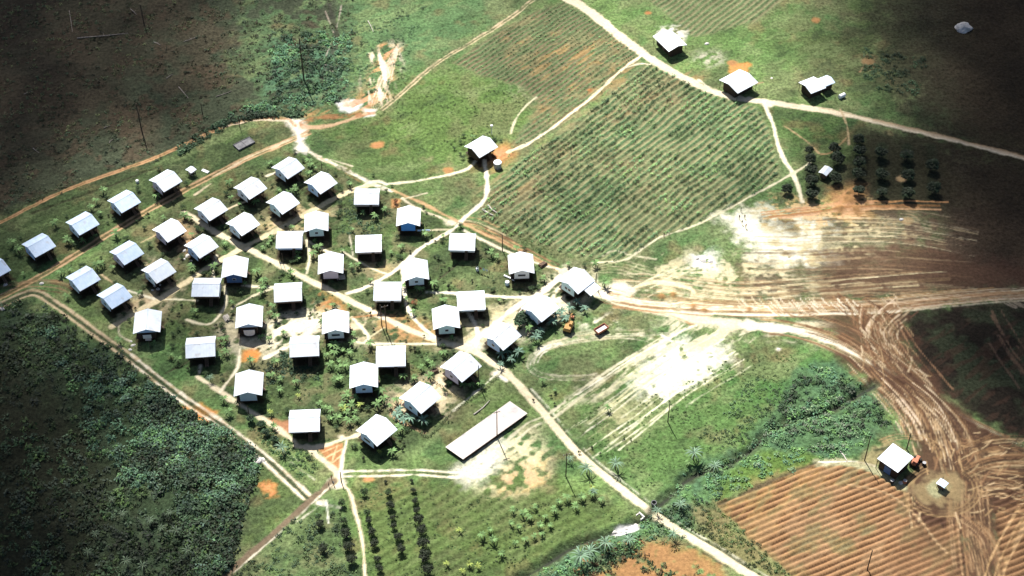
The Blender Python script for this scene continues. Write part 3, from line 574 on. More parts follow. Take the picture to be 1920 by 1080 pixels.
bundle([(1850,585),(1880,640),(1920,700),(1950,740)], 4.5, 8, [(.16,.10,.075)], seed=112, wd=(.25,.6)); bundle([(1880,560),(1925,580)], 1.5, 6, [(.3,.25,.2)], seed=113)
rz_ = random.Random(5)
for k in range(70):   # short crossing scrapes where the machines turned
    a_ = rz_.uniform(1380, 1600); b_ = 572+rz_.uniform(-6, 10); l_ = rz_.uniform(10, 26)
    stroke([(a_, b_-l_*.5), (a_+l_*.35, b_), (a_+l_*.9, b_+l_*.45)], rz_.uniform(.2, .4), rz_.choice([(.50,.43,.33), (.24,.15,.10), (.60,.54,.44)]), 0, .2, .15, .8, dz=.06, k=3)
for k in range(110):
    a_ = rz_.uniform(1570, 1740); b_ = rz_.uniform(545, 700); l_ = rz_.uniform(12, 34); an = rz_.gauss(1.0, .35)
    if b_ < 580+(a_-1570)*-.3 or a_ < 1570+(b_-560)*.45 or a_ > 1680+(b_-560)*.5: continue
    stroke([(a_, b_), (a_+l_*math.cos(an)*.5+2, b_+l_*math.sin(an)*.5), (a_+l_*math.cos(an), b_+l_*math.sin(an))], rz_.uniform(.2, .45), rz_.choice([(.46,.36,.27), (.07,.04,.028), (.19,.11,.075), (.32,.22,.15)]), 0, .2, .15, .85, dz=.08, k=3)
for k in range(150):
    a_ = rz_.uniform(1700, 1925); b_ = rz_.uniform(810, 980); l_ = rz_.uniform(10, 30); an = rz_.gauss(-.25 if a_ > 1800 else 1.35, .35)
    if math.hypot((a_-1768)/60, (b_-918)/44) < 1 or math.hypot((a_-1685)/45, (b_-868)/45) < 1: continue
    stroke([(a_, b_), (a_+l_*math.cos(an)*.5, b_+l_*math.sin(an)*.5+1), (a_+l_*math.cos(an), b_+l_*math.sin(an))], rz_.uniform(.2, .4), rz_.choice([(.42,.31,.22), (.05,.028,.02), (.19,.11,.075), (.30,.20,.13)]), 0, .2, .15, .85, dz=.08, k=3)
# arcs of tyre marks south of the crop field
for o in range(5):
    stroke([(1110,500+o*3),(1160,488+o*6),(1230,505+o*7),(1320,520+o*9)], .35, (.34,.32,.20), 0, .2, .3, .7, brk=.4)
stroke([(1165,556),(1200,535),(1240,528),(1290,540),(1300,548)], 1.1, (.62,.50,.34), 0, .3, .4, .9)
stroke([(1130,480),(1150,470),(1180,478),(1230,486)], .5, (.52,.48,.34), 0, .3, .3, .8); stroke([(1150,575),(1250,590),(1300,610)], .7, (.30,.17,.11), 0, .3, .4, .8, brk=.4)
bundle([(1300,500),(1230,530),(1170,560)], 3, 8, [(.5,.46,.32)], seed=114, wd=(.2,.4))
# thin dark sunken lines across the plots, wider ones along the edges
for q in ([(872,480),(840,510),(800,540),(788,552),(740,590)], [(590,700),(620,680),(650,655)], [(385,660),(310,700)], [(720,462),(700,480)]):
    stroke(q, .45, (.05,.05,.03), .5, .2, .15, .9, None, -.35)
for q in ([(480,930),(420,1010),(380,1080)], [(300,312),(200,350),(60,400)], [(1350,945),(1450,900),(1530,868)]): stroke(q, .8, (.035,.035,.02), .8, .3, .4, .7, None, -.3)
# stream bed
STREAM = [(930,1110),(1000,1070),(1080,1020),(1150,998),(1205,975),(1225,955),(1260,925),(1300,890),(1380,862),(1460,800),(1550,770),(1640,720)]
stroke(STREAM, 2.6, (.05,.07,.035), .8, 1.0, .8, .9, None, -1.1); stroke(STREAM, .7, (.03,.032,.026), 0, .3, .3, .9, 14, -.2)
region([(1145,1000),(1160,985),(1200,980),(1195,990),(1165,1002)], (.62,.62,.62), 0, .6, 1., 1, None, 14)
stroke([(615,0),(630,60),(620,110),(612,130),(605,150)], 1.6, (.045,.045,.035), .6, .5, .8, .8, None, -.5)
for q in ([(610,20),(625,60)],[(640,10),(632,50)],[(620,80),(610,110)],[(600,120),(625,135)]): stroke(q, .3, (.34,.28,.26), 0, .2, .2, .8)
# micro-relief
fade = smooth(0, 14, np.minimum(np.minimum(X-GX0, GX1-X), np.minimum(Y-GY0, GY1-Y)))
leafy = COL[..., 3]
tuft = fbm(X, Y, 1.5, 71, 2); hump = fbm(X, Y, 7, 73, 2)
Z += (tuft-.5)*(.10+.42*leafy) + (hump-.5)*.5
for cx_, cy_, r_, h_ in ((1590,375,14,1.0),(1575,392,9,.8),(1605,392,8,.7),(1300,575,6,.7),(1320,582,6,.6),(1240,555,6,.6),(1405,580,5,.5),(1262,552,5,.5),(1598,360,8,.7)):   # spoil heaps
    p_ = W(cx_, cy_); q_ = r_/6.3; w = win([p_], q_*2); d2 = ((X[w]-p_[0])/q_)**2+((Y[w]-p_[1])/q_)**2
    a_ = np.exp(-d2)*(.6+.8*NF[w]); Z[w] += h_*a_; mixin(w, np.clip(a_*1.2, 0, .9), (.30,.165,.085), .1)
Z *= fade
EDGECOL = np.array((.058, .072, .034, 1), np.float32)
warm = COL[..., 0]-COL[..., 1]; COL[..., 2] *= 1-.20*smooth(.01, .06, warm)*(1-.75*smooth(.28, .5, COL[..., 0]))
COL += (EDGECOL-COL)*(1-smooth(0, 8, np.minimum(np.minimum(X-GX0, GX1-X), np.minimum(Y-GY0, GY1-Y))))[..., None]
def gz(x, y):
    i = min(nx-1, max(0, int(round((x-GX0)/ST)))); j = min(ny-1, max(0, int(round((y-GY0)/ST)))); return float(Z[j, i])

# split the sheet into its named pieces (they meet edge to edge)
Vall = np.stack([X, Y, Z], -1).reshape(-1, 3); Call = COL.reshape(-1, 4)
fc = CLS[:-1, :-1]
idx = np.arange(nx*ny, dtype=np.int64).reshape(ny, nx)
Qall = np.stack([idx[:-1, :-1], idx[:-1, 1:], idx[1:, 1:], idx[1:, :-1]], -1)
NAMES = {0: 'ground', 1: 'road', 2: 'road', 3: 'track', 4: 'track', 5: 'track', 6: 'track', 7: 'track', 8: 'path', 9: 'track', 10: 'track', 11: 'track', 12: 'road', 13: 'road', 14: 'stream_water', 20: 'crop_field', 21: 'crop_field', 22: 'crop_field', 23: 'ploughed_field'}
for cid in np.unique(fc):
    q = Qall[fc == cid]
    if len(q) < 12: fc[fc == cid] = 0
for cid in np.unique(fc):
    q = Qall[fc == cid]; u, inv = np.unique(q, return_inverse=True)
    nm = NAMES.get(int(cid), 'path')
    o = link(nm, np_mesh(nm, Vall[u], inv.reshape(-1, 4), M_GROUND, Call[u])); tag(o, kind='structure')
B = 6000.0
ring = [(GX0,GY0),(GX1,GY0),(GX1,GY1),(GX0,GY1),(-B,-B),(B,-B),(B,B),(-B,B)]
me = np_mesh('land', np.array([(x, y, 0) for x, y in ring]), np.array([(4,5,1,0),(5,6,2,1),(6,7,3,2),(7,4,0,3)]), M_GROUND, np.tile(EDGECOL, (8, 1)))
tag(link('land', me), kind='structure')

# ---------------------------------------------------------------- foliage
def leaves(cent, rad, up, n, size, cols, seed=0, squash=.6):
    """many small leaf faces around bush centres; cent (m,3), rad (m,), returns V,Q,colour"""
    r = np.random.default_rng(seed); m = len(cent)
    d = r.normal(size=(m, n, 3)); d /= np.linalg.norm(d, axis=2, keepdims=True); d[..., 2] = np.abs(d[..., 2])
    rr = rad[:, None, None]*(r.uniform(.35, 1.05, (m, n, 1)))
    p = cent[:, None, :]+d*rr*np.array([1, 1, up])
    nrm = d*.8+r.normal(size=(m, n, 3))*.6; nrm[..., 2] = np.abs(nrm[..., 2])+.75; nrm /= np.linalg.norm(nrm, axis=2, keepdims=True)
    t = r.normal(size=(m, n, 3)); u = np.cross(nrm, t); u /= np.linalg.norm(u, axis=2, keepdims=True); v = np.cross(nrm, u)
    s = r.uniform(*size, (m, n, 1))*np.clip(rad[:, None, None], .5, 1.6); u = u*s; v = v*s*squash
    V = np.stack([p-u-v, p+u-v*.7, p+u*.8+v, p-u*.7+v], 2).reshape(-1, 3)
    Q = np.arange(len(V)).reshape(-1, 4)
    cols = np.array(cols); ci = r.integers(0, len(cols), m)
    pn = vnoise(cent[:, 0].astype(np.float32), cent[:, 1].astype(np.float32), 8.0, 211)*.6+vnoise(cent[:, 0].astype(np.float32), cent[:, 1].astype(np.float32), 3.0, 213)*.4
    pm_ = (.5+1.15*smooth(.3, .72, pn)) if m > 60 else np.ones(m)
    c = cols[ci][:, None, :]*pm_[:, None, None]*r.uniform(.65, 1.35, (m, n, 1)); c = np.repeat(c.reshape(-1, 3), 4, 0)
    c = c*np.array([1.0, 1.05, .80])
    return V, Q, np.concatenate([c, np.ones((len(c), 1))], 1)
def scatter(px, n, seed, nz=None, th=.5, thin=False):
    pts = WP(px); P = np.array(pts); r = np.random.default_rng(seed)
    x0, y0 = P.min(0); x1, y1 = P.max(0)
    x0 = max(x0, GX0+2); x1 = min(x1, GX1-2); y0 = max(y0, GY0+2); y1 = min(y1, GY1-2)
    x = r.uniform(x0, x1, n*4); y = r.uniform(y0, y1, n*4); ok = inside(x, y, pts)
    ii = ((x-GX0)/ST).astype(int); jj = ((y-GY0)/ST).astype(int)
    ok &= np.isin(CLS[jj, ii], (0, 20, 21, 22)) & (COL[jj, ii, 3] > .55)
    if nz is not None: ok &= nz[jj, ii]+r.uniform(-.1, .1, len(x)) > th
    far = x < -95-(y+60)*.35; ok &= ~(far & (r.random(len(x)) < .7)) if thin else True
    x, y, jj, ii = x[ok][:n], y[ok][:n], jj[ok][:n], ii[ok][:n]
    return np.stack([x, y, Z[jj, ii]], 1)
def stuff(name, parts, label):
    V = np.concatenate([p[0] for p in parts]); C4 = np.concatenate([p[2] for p in parts]); n = 0; Qs = []
    for p in parts: Qs.append(p[1]+n); n += len(p[0])
    o = link(name, np_mesh(name, V, np.concatenate(Qs), M_LEAF, C4)); return tag(o, label, name.replace('_', ' '), kind='stuff')
def rad(n, a, b, seed): return np.random.default_rng(seed).uniform(a, b, n)**1.0
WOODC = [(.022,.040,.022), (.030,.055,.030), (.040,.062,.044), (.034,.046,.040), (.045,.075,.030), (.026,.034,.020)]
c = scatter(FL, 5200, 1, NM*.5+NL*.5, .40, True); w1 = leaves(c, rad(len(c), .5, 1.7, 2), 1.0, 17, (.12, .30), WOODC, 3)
c = scatter([(60,600),(330,752),(440,822),(478,852),(480,900),(400,960),(200,900),(120,700)], 900, 5, NM, .5, True); w2 = leaves(c, rad(len(c), 1.0, 2.3, 6), 1.1, 34, (.12, .24), [(.045,.090,.070), (.060,.115,.085), (.055,.090,.080), (.065,.125,.060)], 7)
c = scatter([(150,640),(330,752),(440,822),(486,862),(470,930),(452,990),(430,1070),(370,1085),(330,950),(260,820)], 1500, 55, NS, .47); w3 = leaves(c, rad(len(c), .5, 1.8, 56), .9, 22, (.12, .26), [(.060,.120,.075), (.080,.145,.090), (.075,.120,.115), (.045,.085,.055)], 57)
stuff('woodland_undergrowth', [w1, w2, w3], 'dark tangled bushes covering the lower left of the clearing')
SCR = [(.040,.050,.030), (.055,.070,.042), (.060,.052,.036), (.038,.060,.040), (.075,.085,.045)]
c = scatter(TL, 4200, 8, NM, .47); s1 = leaves(c, rad(len(c), .3, 1.1, 9), .7, 11, (.14, .34), SCR, 10)
c = scatter([(500,60),(660,60),(650,190),(540,205),(430,235),(400,240),(430,210),(520,180)], 700, 11, NS, .4); s2 = leaves(c, rad(len(c), .5, 1.4, 12), .8, 20, (.14, .3), [(.080,.165,.120), (.090,.180,.090), (.06,.110,.080)], 13)
c = scatter([(330,275),(420,225),(560,205),(570,215),(430,235),(340,290)], 300, 14); s3 = leaves(c, rad(len(c), .6, 1.5, 15), .9, 22, (.14, .3), [(.030,.055,.035), (.045,.08,.05)], 16)
stuff('scrub', [s1, s2, s3], 'low scrub regrowing over the cleared slope above the village')
c = scatter(BELT, 1700, 17, NS, .46); b1 = leaves(c, rad(len(c), .4, 1.15, 18), .8, 16, (.14, .3), [(.075,.150,.090), (.090,.170,.070), (.060,.120,.090), (.095,.140,.095)], 19)
c = scatter([(1500,690),(1640,740),(1670,800),(1560,850),(1420,830)], 240, 20, NS, .46); b2 = leaves(c, rad(len(c), .5, 1.3, 21), .9, 22, (.14, .3), [(.045,.085,.05), (.06,.11,.065), (.07,.085,.075)], 22)
stuff('stream_bushes', [b1, b2], 'green bushes crowding the stream between the meadow and the ploughed field')
def crop_rows(px, ang, sp, step, r_, cols, seed, thin):
    pts = WP(px); P = np.array(pts); r = np.random.default_rng(seed); ca, sa = math.cos(ang), math.sin(ang); out = []
    u = P[:, 0]*ca+P[:, 1]*sa; v = -P[:, 0]*sa+P[:, 1]*ca
    for k in range(int(v.min()/sp)-1, int(v.max()/sp)+2):
        for t in np.arange(u.min(), u.max(), step):
            vv = k*sp; tt = t+r.uniform(-.3, .3)*step
            for _ in range(3):
                x = tt*ca-vv*sa; y = tt*sa+vv*ca; j = int((y-GY0)/ST); i = int((x-GX0)/ST)
                if not (0 <= i < nx and 0 <= j < ny): break
                vv = k*sp-(NL[j, i]-.5)*2.0
            if not (0 <= i < nx and 0 <= j < ny): continue
            if r.random() < thin or NM[j, i] < .36 or NF[j, i] > .72 or CLS[j, i] not in (20, 21, 22): continue
            if inside(np.float64(x), np.float64(y), pts): out.append((x+r.uniform(-.15, .15), y+r.uniform(-.15, .15), Z[j, i]))
    c = np.array(out); return leaves(c, rad(len(c), r_[0], r_[1], seed), .9, 9, (.16, .34), cols, seed+1)
CROP = [(.105,.195,.10), (.125,.225,.115), (.14,.225,.095), (.085,.155,.095)]
k1 = crop_rows(FB, ROW, 2.1, .8, (.5, .95), CROP, 31, .18)
k2 = crop_rows(FA, ROW, 1.7, .9, (.25, .5), CROP, 33, .5)
stuff('crop_rows', [k1, k2], 'leafy crop plants growing in slanting rows on the slope')
gr = []
for q, n_, r_, col_ in (([(900,400),(1160,500),(1000,470)], 250, (.2,.5), [(.08,.11,.05)]), ([(610,350),(700,380),(720,440),(640,440)], 130, (.4,.9), [(.035,.07,.045), (.05,.08,.05)]), ([(500,660),(600,660),(600,715),(500,720)], 170, (.4,1.), [(.04,.08,.06), (.05,.09,.05)]),
    (VIL, 900, (.2,.55), [(.05,.085,.04), (.07,.115,.045), (.04,.06,.035)]), ([(1290,840),(1420,700),(1500,740),(1380,850)], 200, (.3,.8), [(.05,.09,.05)]), ([(1100,1020),(1230,1010),(1330,1050),(1300,1100),(1050,1100)], 260, (.4,1.1), [(.04,.07,.04), (.05,.10,.05), (.16,.09,.05)]), ([(1300,930),(1345,950),(1470,1060),(1500,1100),(1430,1090),(1290,990)], 240, (.3,.8), [(.05,.075,.035), (.08,.10,.04)]),
    ([(430,1085),(560,965),(640,960),(670,1090)], 240, (.3,1.), [(.04,.07,.045), (.055,.085,.04)]), ([(600,60),(800,10),(760,130),(700,180),(660,180)], 260, (.3,.8), [(.045,.085,.055), (.06,.11,.06)]), ([(1620,90),(1740,110),(1720,180),(1620,170)], 240, (.4,1.1), [(.03,.055,.03), (.04,.07,.045)]), ([(500,780),(590,850),(600,880),(560,900),(450,790)], 160, (.3,.8), [(.04,.075,.035), (.05,.095,.045)]),
    ([(640,905),(1200,960),(1000,1060),(700,1085)], 400, (.15,.45), [(.06,.10,.035), (.05,.085,.035)]), ([(1060,790),(1300,680),(1500,660),(1400,860),(1200,920)], 500, (.15,.5), [(.055,.10,.038), (.07,.12,.045)]), ([(700,130),(1000,180),(900,300),(640,260)], 350, (.15,.45), [(.06,.10,.035)])):
    c = scatter(q, n_, n_+7, NS, .42); gr.append(leaves(c, rad(len(c), *r_, n_), .8, 14, (.14, .3), col_, n_+1))
stuff('undergrowth', gr, 'tufts and low bushes scattered through the grass')

def copy_tree(src, loc, rz=0, sc=1.0, label=None, group=None):
    r = src.copy(); C.objects.link(r); r.location = loc; r.rotation_euler = (0, 0, rz); r.scale = (sc, sc, sc)
    if label: r['label'] = label
    if group: r['group'] = group
    for ch in src.children:
        c_ = ch.copy(); C.objects.link(c_); c_.parent = r
        for g_ in ch.children: d_ = g_.copy(); C.objects.link(d_); d_.parent = c_
    return r
def frond_mesh(name, n, length, width, arch, col, seed, z0, lift=.9):
    r = random.Random(seed); V = []; Q = []; Cc = []
    for k in range(n):
        a = 2*PI*k/n+r.uniform(-.3, .3); L = length*r.uniform(.75, 1.1); lf = lift*r.uniform(.5, 1.25); tw = r.uniform(.6, 1.3); m = 5
        b0 = len(V)
        for i in range(m+1):
            t = i/m; d = L*t; z = z0+d*lf-arch*t*t*L*1.1; wd = width*math.sin(PI*min(.97, t*.85+.12))
            cx, cy = math.cos(a)*d*.92, math.sin(a)*d*.92; px_, py_ = -math.sin(a)*wd/2, math.cos(a)*wd/2
            V += [(cx-px_, cy-py_, z-.08*wd), (cx+px_, cy+py_, z-.08*wd)]
            Cc += [tuple(x*tw for x in col)+(1,)]*2
        for i in range(m): Q.append((b0+2*i, b0+2*i+1, b0+2*i+3, b0+2*i+2))
    return np_mesh(name, np.array(V), np.array(Q), M_LEAF, np.array(Cc))
protos = {}
def proto_banana(key, col, hgt, n, L, wd, arch, cat='banana plant', name='banana_plant'):
    t = empty(name, (0, 0, -500), 0, 'x', cat)
    MB().tube([(0,0,-.3),(.04,.02,hgt*.5),(.0,.06,hgt)], [.16, .13, .09]).build('stem', M_TRUNK, t)
    link('crown', frond_mesh('crown', n, L, wd, arch, col, hash(key) % 97, hgt-.1), t); protos[key] = t; return t
def tree_proto(key, cols, h, R, n, name='tree', cat='tree', seed=1, trunk=.12):
    t = empty(name, (0, 0, -500), 0, 'x', cat); r = random.Random(seed)
    b = MB().tube([(0,0,-.3),(.05,.03,h*.45),(.0,.0,h*.8)], [trunk, trunk*.8, trunk*.5]); 
    for k in range(5):
        a = k*1.3+r.random(); b.tube([(0,0,h*.4),(math.cos(a)*R*.4, math.sin(a)*R*.4, h*.6),(math.cos(a)*R*.75, math.sin(a)*R*.75, h*.75)], [trunk*.5, trunk*.35, trunk*.15], 5)
    b.build('trunk', M_TRUNK, t)
    rr = np.random.default_rng(seed); m = 16
    a = rr.uniform(0, 2*PI, m); q = np.sqrt(rr.uniform(0, 1, m))*R*.68
    cent = np.stack([np.cos(a)*q, np.sin(a)*q, h*.55+rr.uniform(0, h*.4, m)*(1-(q/R)**2)], 1)
    V, Q, c4 = leaves(cent, rr.uniform(.35, .55, m)*R, .8, n, (.10*R/1.4+.05, .22*R/1.4+.05), cols, seed+3)
    link('crown', np_mesh('crown', V, Q, M_LEAF, c4), t); protos[key] = t; return t
random.seed(3)
proto_banana('banana', (.11, .20, .065), 2.0, 9, 2.0, .50, .75)
proto_banana('banana_lime', (.22, .28, .06), 1.8, 8, 1.8, .48, .7)
proto_banana('banana_blue', (.12, .21, .15), 2.2, 10, 2.2, .46, .8)
proto_banana('palm', (.13, .21, .14), 2.7, 15, 2.7, .26, .85, 'palm', 'palm_tree')
proto_banana('palm_grey', (.085, .125, .075), 2.4, 11, 1.9, .2, .8, 'palm', 'palm_tree')
tree_proto('orchard', [(.012,.018,.010), (.016,.024,.013), (.010,.014,.009)], 2.3, 1.35, 34, 'orchard_tree', 'tree', 5)
tree_proto('orchard_green', [(.04,.08,.035), (.05,.095,.04), (.015,.022,.012)], 2.2, 1.3, 26, 'orchard_tree', 'tree', 6)
tree_proto('shrub', [(.035,.065,.032), (.05,.09,.04), (.03,.05,.03)], 1.5, 1.0, 22, 'shrub', 'shrub', 7, .06)
tree_proto('shrub_dark', [(.018,.026,.014), (.025,.036,.02)], 1.4, .8, 20, 'shrub', 'shrub', 8, .05)
tree_proto('shrub_red', [(.30,.07,.05), (.24,.09,.05), (.07,.06,.03)], 1.5, 1.1, 22, 'shrub', 'shrub', 9, .06)
tree_proto('bushy', [(.03,.055,.035), (.045,.085,.05), (.035,.06,.045)], 3.2, 1.9, 44, 'bushy_tree', 'tree', 10)
tree_proto('shade', [(.018,.030,.018), (.028,.046,.028), (.022,.03,.022)], 4.0, 2.2, 44, 'orchard_tree', 'tree', 12)
used = set()
def plant(key, px, py, sc, label, group=None, rz=None):
    x, y = W(px, py); z = gz(x, y)-.05; rz = random.uniform(0, 6.28) if rz is None else rz
    src = protos[key]
    if key not in used:
        used.add(key); o = src; o.location = (x, y, z); o.rotation_euler = (0, 0, rz); o.scale = (sc,)*3; o['label'] = label
        if group: o['group'] = group
        return o
    return copy_tree(src, (x, y, z), rz, sc, label, group)

ORD = ['topmost', 'second', 'third', 'fourth', 'fifth', 'sixth', 'seventh', 'eighth', 'lowest']
# the orchard at the bottom: four columns
cols4 = [('leftmost column, left of the thin footpath', [(641,948,.9),(645,982,1.0),(650,1006,1.15),(654,1030,1.15),(659,1055,1.1)]),
 ('column just right of the thin footpath', [(683,927,.95),(689,965,.8),(691,981,.75),(698,1003,.95),(703,1024,.95),(708,1052,.75),(712,1069,.85)]),
 ('third column from the left of the orchard', [(729,928,.9),(733,953,.95),(736,974,.65),(739,990,.7),(746,1011,.95),(752,1036,1.0)]),
 ('rightmost column of the orchard', [(775,922,.6),(778,944,.75),(781,962,.8),(786,981,1.1),(790,1001,1.15),(793,1026,1.3),(798,1051,1.35),(803,1074,1.1)])]
for nm, L_ in cols4:
    for i, (x, y, s) in enumerate(L_):
        kk = 'orchard_green' if (x, y) in ((641,948),(683,927),(729,928),(645,982),(689,965)) else 'orchard'
        word = ORD[i] if i < len(L_)-1 else 'lowest'
        plant(kk, x, y, s, f'small round {"green" if kk != "orchard" else "dark"} tree, {word} in the {nm}', 'orchard trees in four columns')
for x, y, s, l in ((723,905,.4,'tiny dark sapling at the head of the third orchard column'), (772,904,.4,'tiny dark sapling at the head of the rightmost orchard column'), (600,988,.9,'dark round tree left of the orchard, nearest the crossing of tracks'), (606,1034,.95,'dark round tree left of the orchard, lower of two'), (598,974,.8,'pale green bushy tree left of the orchard')):
    plant('orchard' if s != .8 else 'orchard_green', x, y, s, l)
# orchard beside the hut, upper right
for i, (x, y, s, l) in enumerate(((1474,362,.75,'dark lone tree left of the footpath end above the pale sand'),(1521,372,.85,'dark tree directly below the small hut, at the orange soil edge'),(1520,348,.85,'dark tree just left of the small hut, fourth down its column'),(1519,328,.85,'dark tree just left of the small hut, third down its column'),(1518,306,.75,'dark tree above left of the small hut, second down its column'),(1516,288,.6,'dark tree above left of the small hut, head of its column'),
    (1563,288,.85,'dark tree above right of the small hut, head of its column'),(1570,308,.95,'large dark tree at the right shoulder of the small hut'),(1566,342,.85,'dark tree right below the small hut'),
    (1608,270,.8,'dark shade tree at the head of the column right of the hut'),(1610,292,.9,'dark shade tree second in the column right of the hut'),(1609,314,.9,'dark shade tree third in the column right of the hut'),(1608,336,.9,'dark shade tree fourth in the column right of the hut'),(1609,366,.8,'dark shade tree lowest in the column right of the hut'),
    (1650,296,.9,'shade tree head of the second column right of the hut'),(1652,336,.9,'shade tree middle of the second column right of the hut'),(1652,368,.75,'shade tree lowest in the second column right of the hut'),(1698,300,.9,'shade tree head of the third column right of the hut'),(1700,338,.9,'shade tree middle of the third column right of the hut'),(1700,372,.9,'shade tree lowest in the third column right of the hut'),(1745,320,.9,'upper shade tree in the fourth column right of the hut'),(1748,362,.9,'lower shade tree in the fourth column right of the hut'))):
    plant('shade', x, y, s*1.0, l, 'shade trees in columns beside the small hut')
def many(key, pts, label, group, s=(.8, 1.1)):
    for x, y in pts: plant(key, x, y, random.uniform(*s), label, group)
many('banana', [(903,1008),(918,998),(924,1018),(940,1042),(958,985),(962,962),(972,992),(981,968),(993,974),(1004,955),(1012,990),(1022,972),(1031,988),(1047,946),(1063,938),(1080,955),(1016,1004),(1002,1010),(985,1015),(966,1022),(1040,962),(1090,938),(1110,932),(1127,940)], 'small banana plant standing in the loose rows between orchard and lower road', 'banana plants in loose rows', (.55, .8))
many('banana_lime', [(862,998),(880,1062),(868,1075),(896,1066),(1109,918),(838,1060)], 'yellow-green young banana plant in the grass right of the orchard', 'yellow-green banana plants near the orchard', (.5, .75))
for x, y, s, l in ((1100,888,1.0,'palm with pale fronds left of the lower road, above the loose rows'),(1154,880,1.0,'palm with pale fronds on the right verge of the lower road'),(1068,866,.6,'small palm by the pole left of the lower road'),(1113,868+60,.6,'short palm left of the lower road, beside the yellow-green plant'),
    (1300,862,1.1,'large palm in the bushes above the stream right of the lower road'),(1340,880,.9,'palm over the stream bushes, right of the largest one'),(1232,985-20,.7,'palm by the culvert'),(1275,955,.8,'palm on the stream bank right of the culvert'),
    (1088,1058,1.35,'big pale palm on the stream bank at the bottom edge'),(1105,1046,1.1,'pale palm just right of the big bank palm'),(1135,1030,1.1,'pale palm halfway between the bank palms and the white stones'),(1178,1022,.9,'dark shaded palm under the white stones'),(1262,1010,.8,'small palm left of the road above the red soil')):
    plant('palm', x, y, s, l)
for x, y, s, l in ((284,985,1,'spiky grey palm in the middle of the lower-left wood, standing highest'),(232,972,.9,'spiky grey palm left of the tallest one in the lower-left wood'),(212,943,.8,'small spiky palm at the upper left of the palms in the wood'),(305,998,.9,'spiky palm just below the middle of the palm group in the wood'),(333,1005,1,'spiky palm right of the middle in the lower-left wood'),(354,1042,1.1,'broad spiky palm nearest the bottom edge, right side of the wood'),(240,1062,1.1,'broad spiky palm at the bottom edge, centre of the wood'),(270,1070,1,'spiky palm touching the bottom edge beside the broad one'),(182,1010,.9,'spiky palm far left of the palm group in the wood'),(168,1044,.9,'spiky palm at the lower left end of the palm group'),(394,1052,.9,'spiky palm close to the brown track at the wood edge'),(320,968,.8,'small spiky palm above right of the tallest palm')):
    plant('palm_grey', x, y, s, l, 'palms rising from the lower-left wood')
many('banana', [(622,775),(632,790),(641,764),(652,780),(660,766),(669,790),(648,752),(668,752),(655,795)], 'banana plant in the clump between the three lowest left houses', 'banana clump among the lowest left houses', (.7, .95))
many('banana_lime', [(645,772),(676,764)], 'yellow-green banana plant inside the lowest banana clump', 'yellow-green plants in the banana clump', (.7, .85))
many('banana', [(715,740),(720,755),(708,765)], 'banana plant at the left corner of the hedged garden', 'banana plants at the garden corner')
many('banana_blue', [(744,786),(756,795),(770,792),(794,796),(750,775)], 'blue-green banana plant in the hedged garden below the bright diagonal roof', 'banana plants in the hedged garden', (.8, 1.05))
many('banana_blue', [(941,672),(950,664),(958,680),(972,668),(938,690)], 'blue-green banana plant below the long row house beside the lower road', 'banana plants by the roadside house', (.7, 1.0))
many('banana_blue', [(1005,640),(1012,628),(1042,600),(1052,592),(1068,585),(1082,572),(1095,585),(1108,560),(1035,612),(1060,605)], 'blue-green banana plant in the thicket left of the orange digger', 'banana plants in the thicket by the digger', (.7, 1.0))
many('bushy', [(975,612),(985,605),(998,612)], 'dark bushy tree at the gable of the second diagonal house from the junction', 'bushy trees at the gable')
many('banana', [(862,716),(870,728),(800,728),(812,690),(800,680),(776,712),(790,695)], 'banana plant around the double-house garden left of the lower junction', 'banana plants left of the lower junction', (.6, .9))
many('shrub', [(815,672),(826,664),(838,662),(845,668),(850,660),(790,668),(812,705)], 'green shrub in the border garden left of the lower junction', 'shrubs in the border garden', (.5, .8))
many('banana', [(513,578),(517,600),(506,592),(505,640),(492,545),(560,478)], 'banana plant in the pale yard in the village middle', 'banana plants in the pale yard', (.6, .9))
many('shrub', [(556,590),(434,600),(436,588),(517,612),(507,632)], 'green shrub in the pale yard in the village middle', 'shrubs in the pale yard', (.6, .9))
many('banana', [(425,665),(420,650),(414,640),(412,672),(424,640)], 'banana plant in the column right of the square house at the left', 'banana column right of the square house', (.6, .9))
many('shrub_dark', [(341,575),(335,592),(322,606),(345,610),(405,612),(396,655),(402,682)], 'dark round shrub on the lawn of the left plots', 'dark shrubs on the left lawn', (.6, .9))
many('shrub_dark', [(800,498),(842,505),(828,507),(825,520),(885,528),(816,455),(787,500),(746,512),(743,450)], 'dark shrub dotting the open lawn in the village middle', 'dark shrubs on the middle lawn', (.45, .7))
many('banana', [(605,610),(612,672),(620,690),(635,680),(642,660),(655,665),(625,655),(660,650),(628,668)], 'banana plant in the dense clump below the white fronted house', 'banana clump below the white front', (.6, .9))
many('banana', [(635,695),(636,715),(527,715),(524,735),(600,762),(555,720)], 'banana plant standing on the sloping lawn left of the twin houses', 'banana plants on the sloping lawn', (.6, .9))
many('banana_lime', [(508,777),(712,852),(560,745)], 'yellow-green banana plant on the lawn of the lowest houses', 'yellow-green plants of the lowest lawn', (.5, .7))
many('shrub_dark', [(661,840),(682,862),(716,862),(736,852),(755,845),(757,835)], 'dark shrub on the grass below the lowest diagonal house', 'dark shrubs below the lowest house', (.6, .85))
many('banana', [(430,820-40),(565,560),(490,552),(758,540),(762,565),(830,565),(775,590),(880,585),(1065,498),(985,525),(1020,528),(1115,540)], 'banana plant by a footpath in the upper half of the village', 'footpath banana plants', (.55, .85))
many('shrub', [(500,375),(510,350),(550,365),(560,370),(620,362),(635,350),(640,358),(410,412),(425,425),(480,445),(500,452),(492,470),(455,395),(655,345),(700,330),(735,350)], 'green shrub between the houses of the three diagonal rows', 'shrubs of the diagonal rows', (.5, .9))
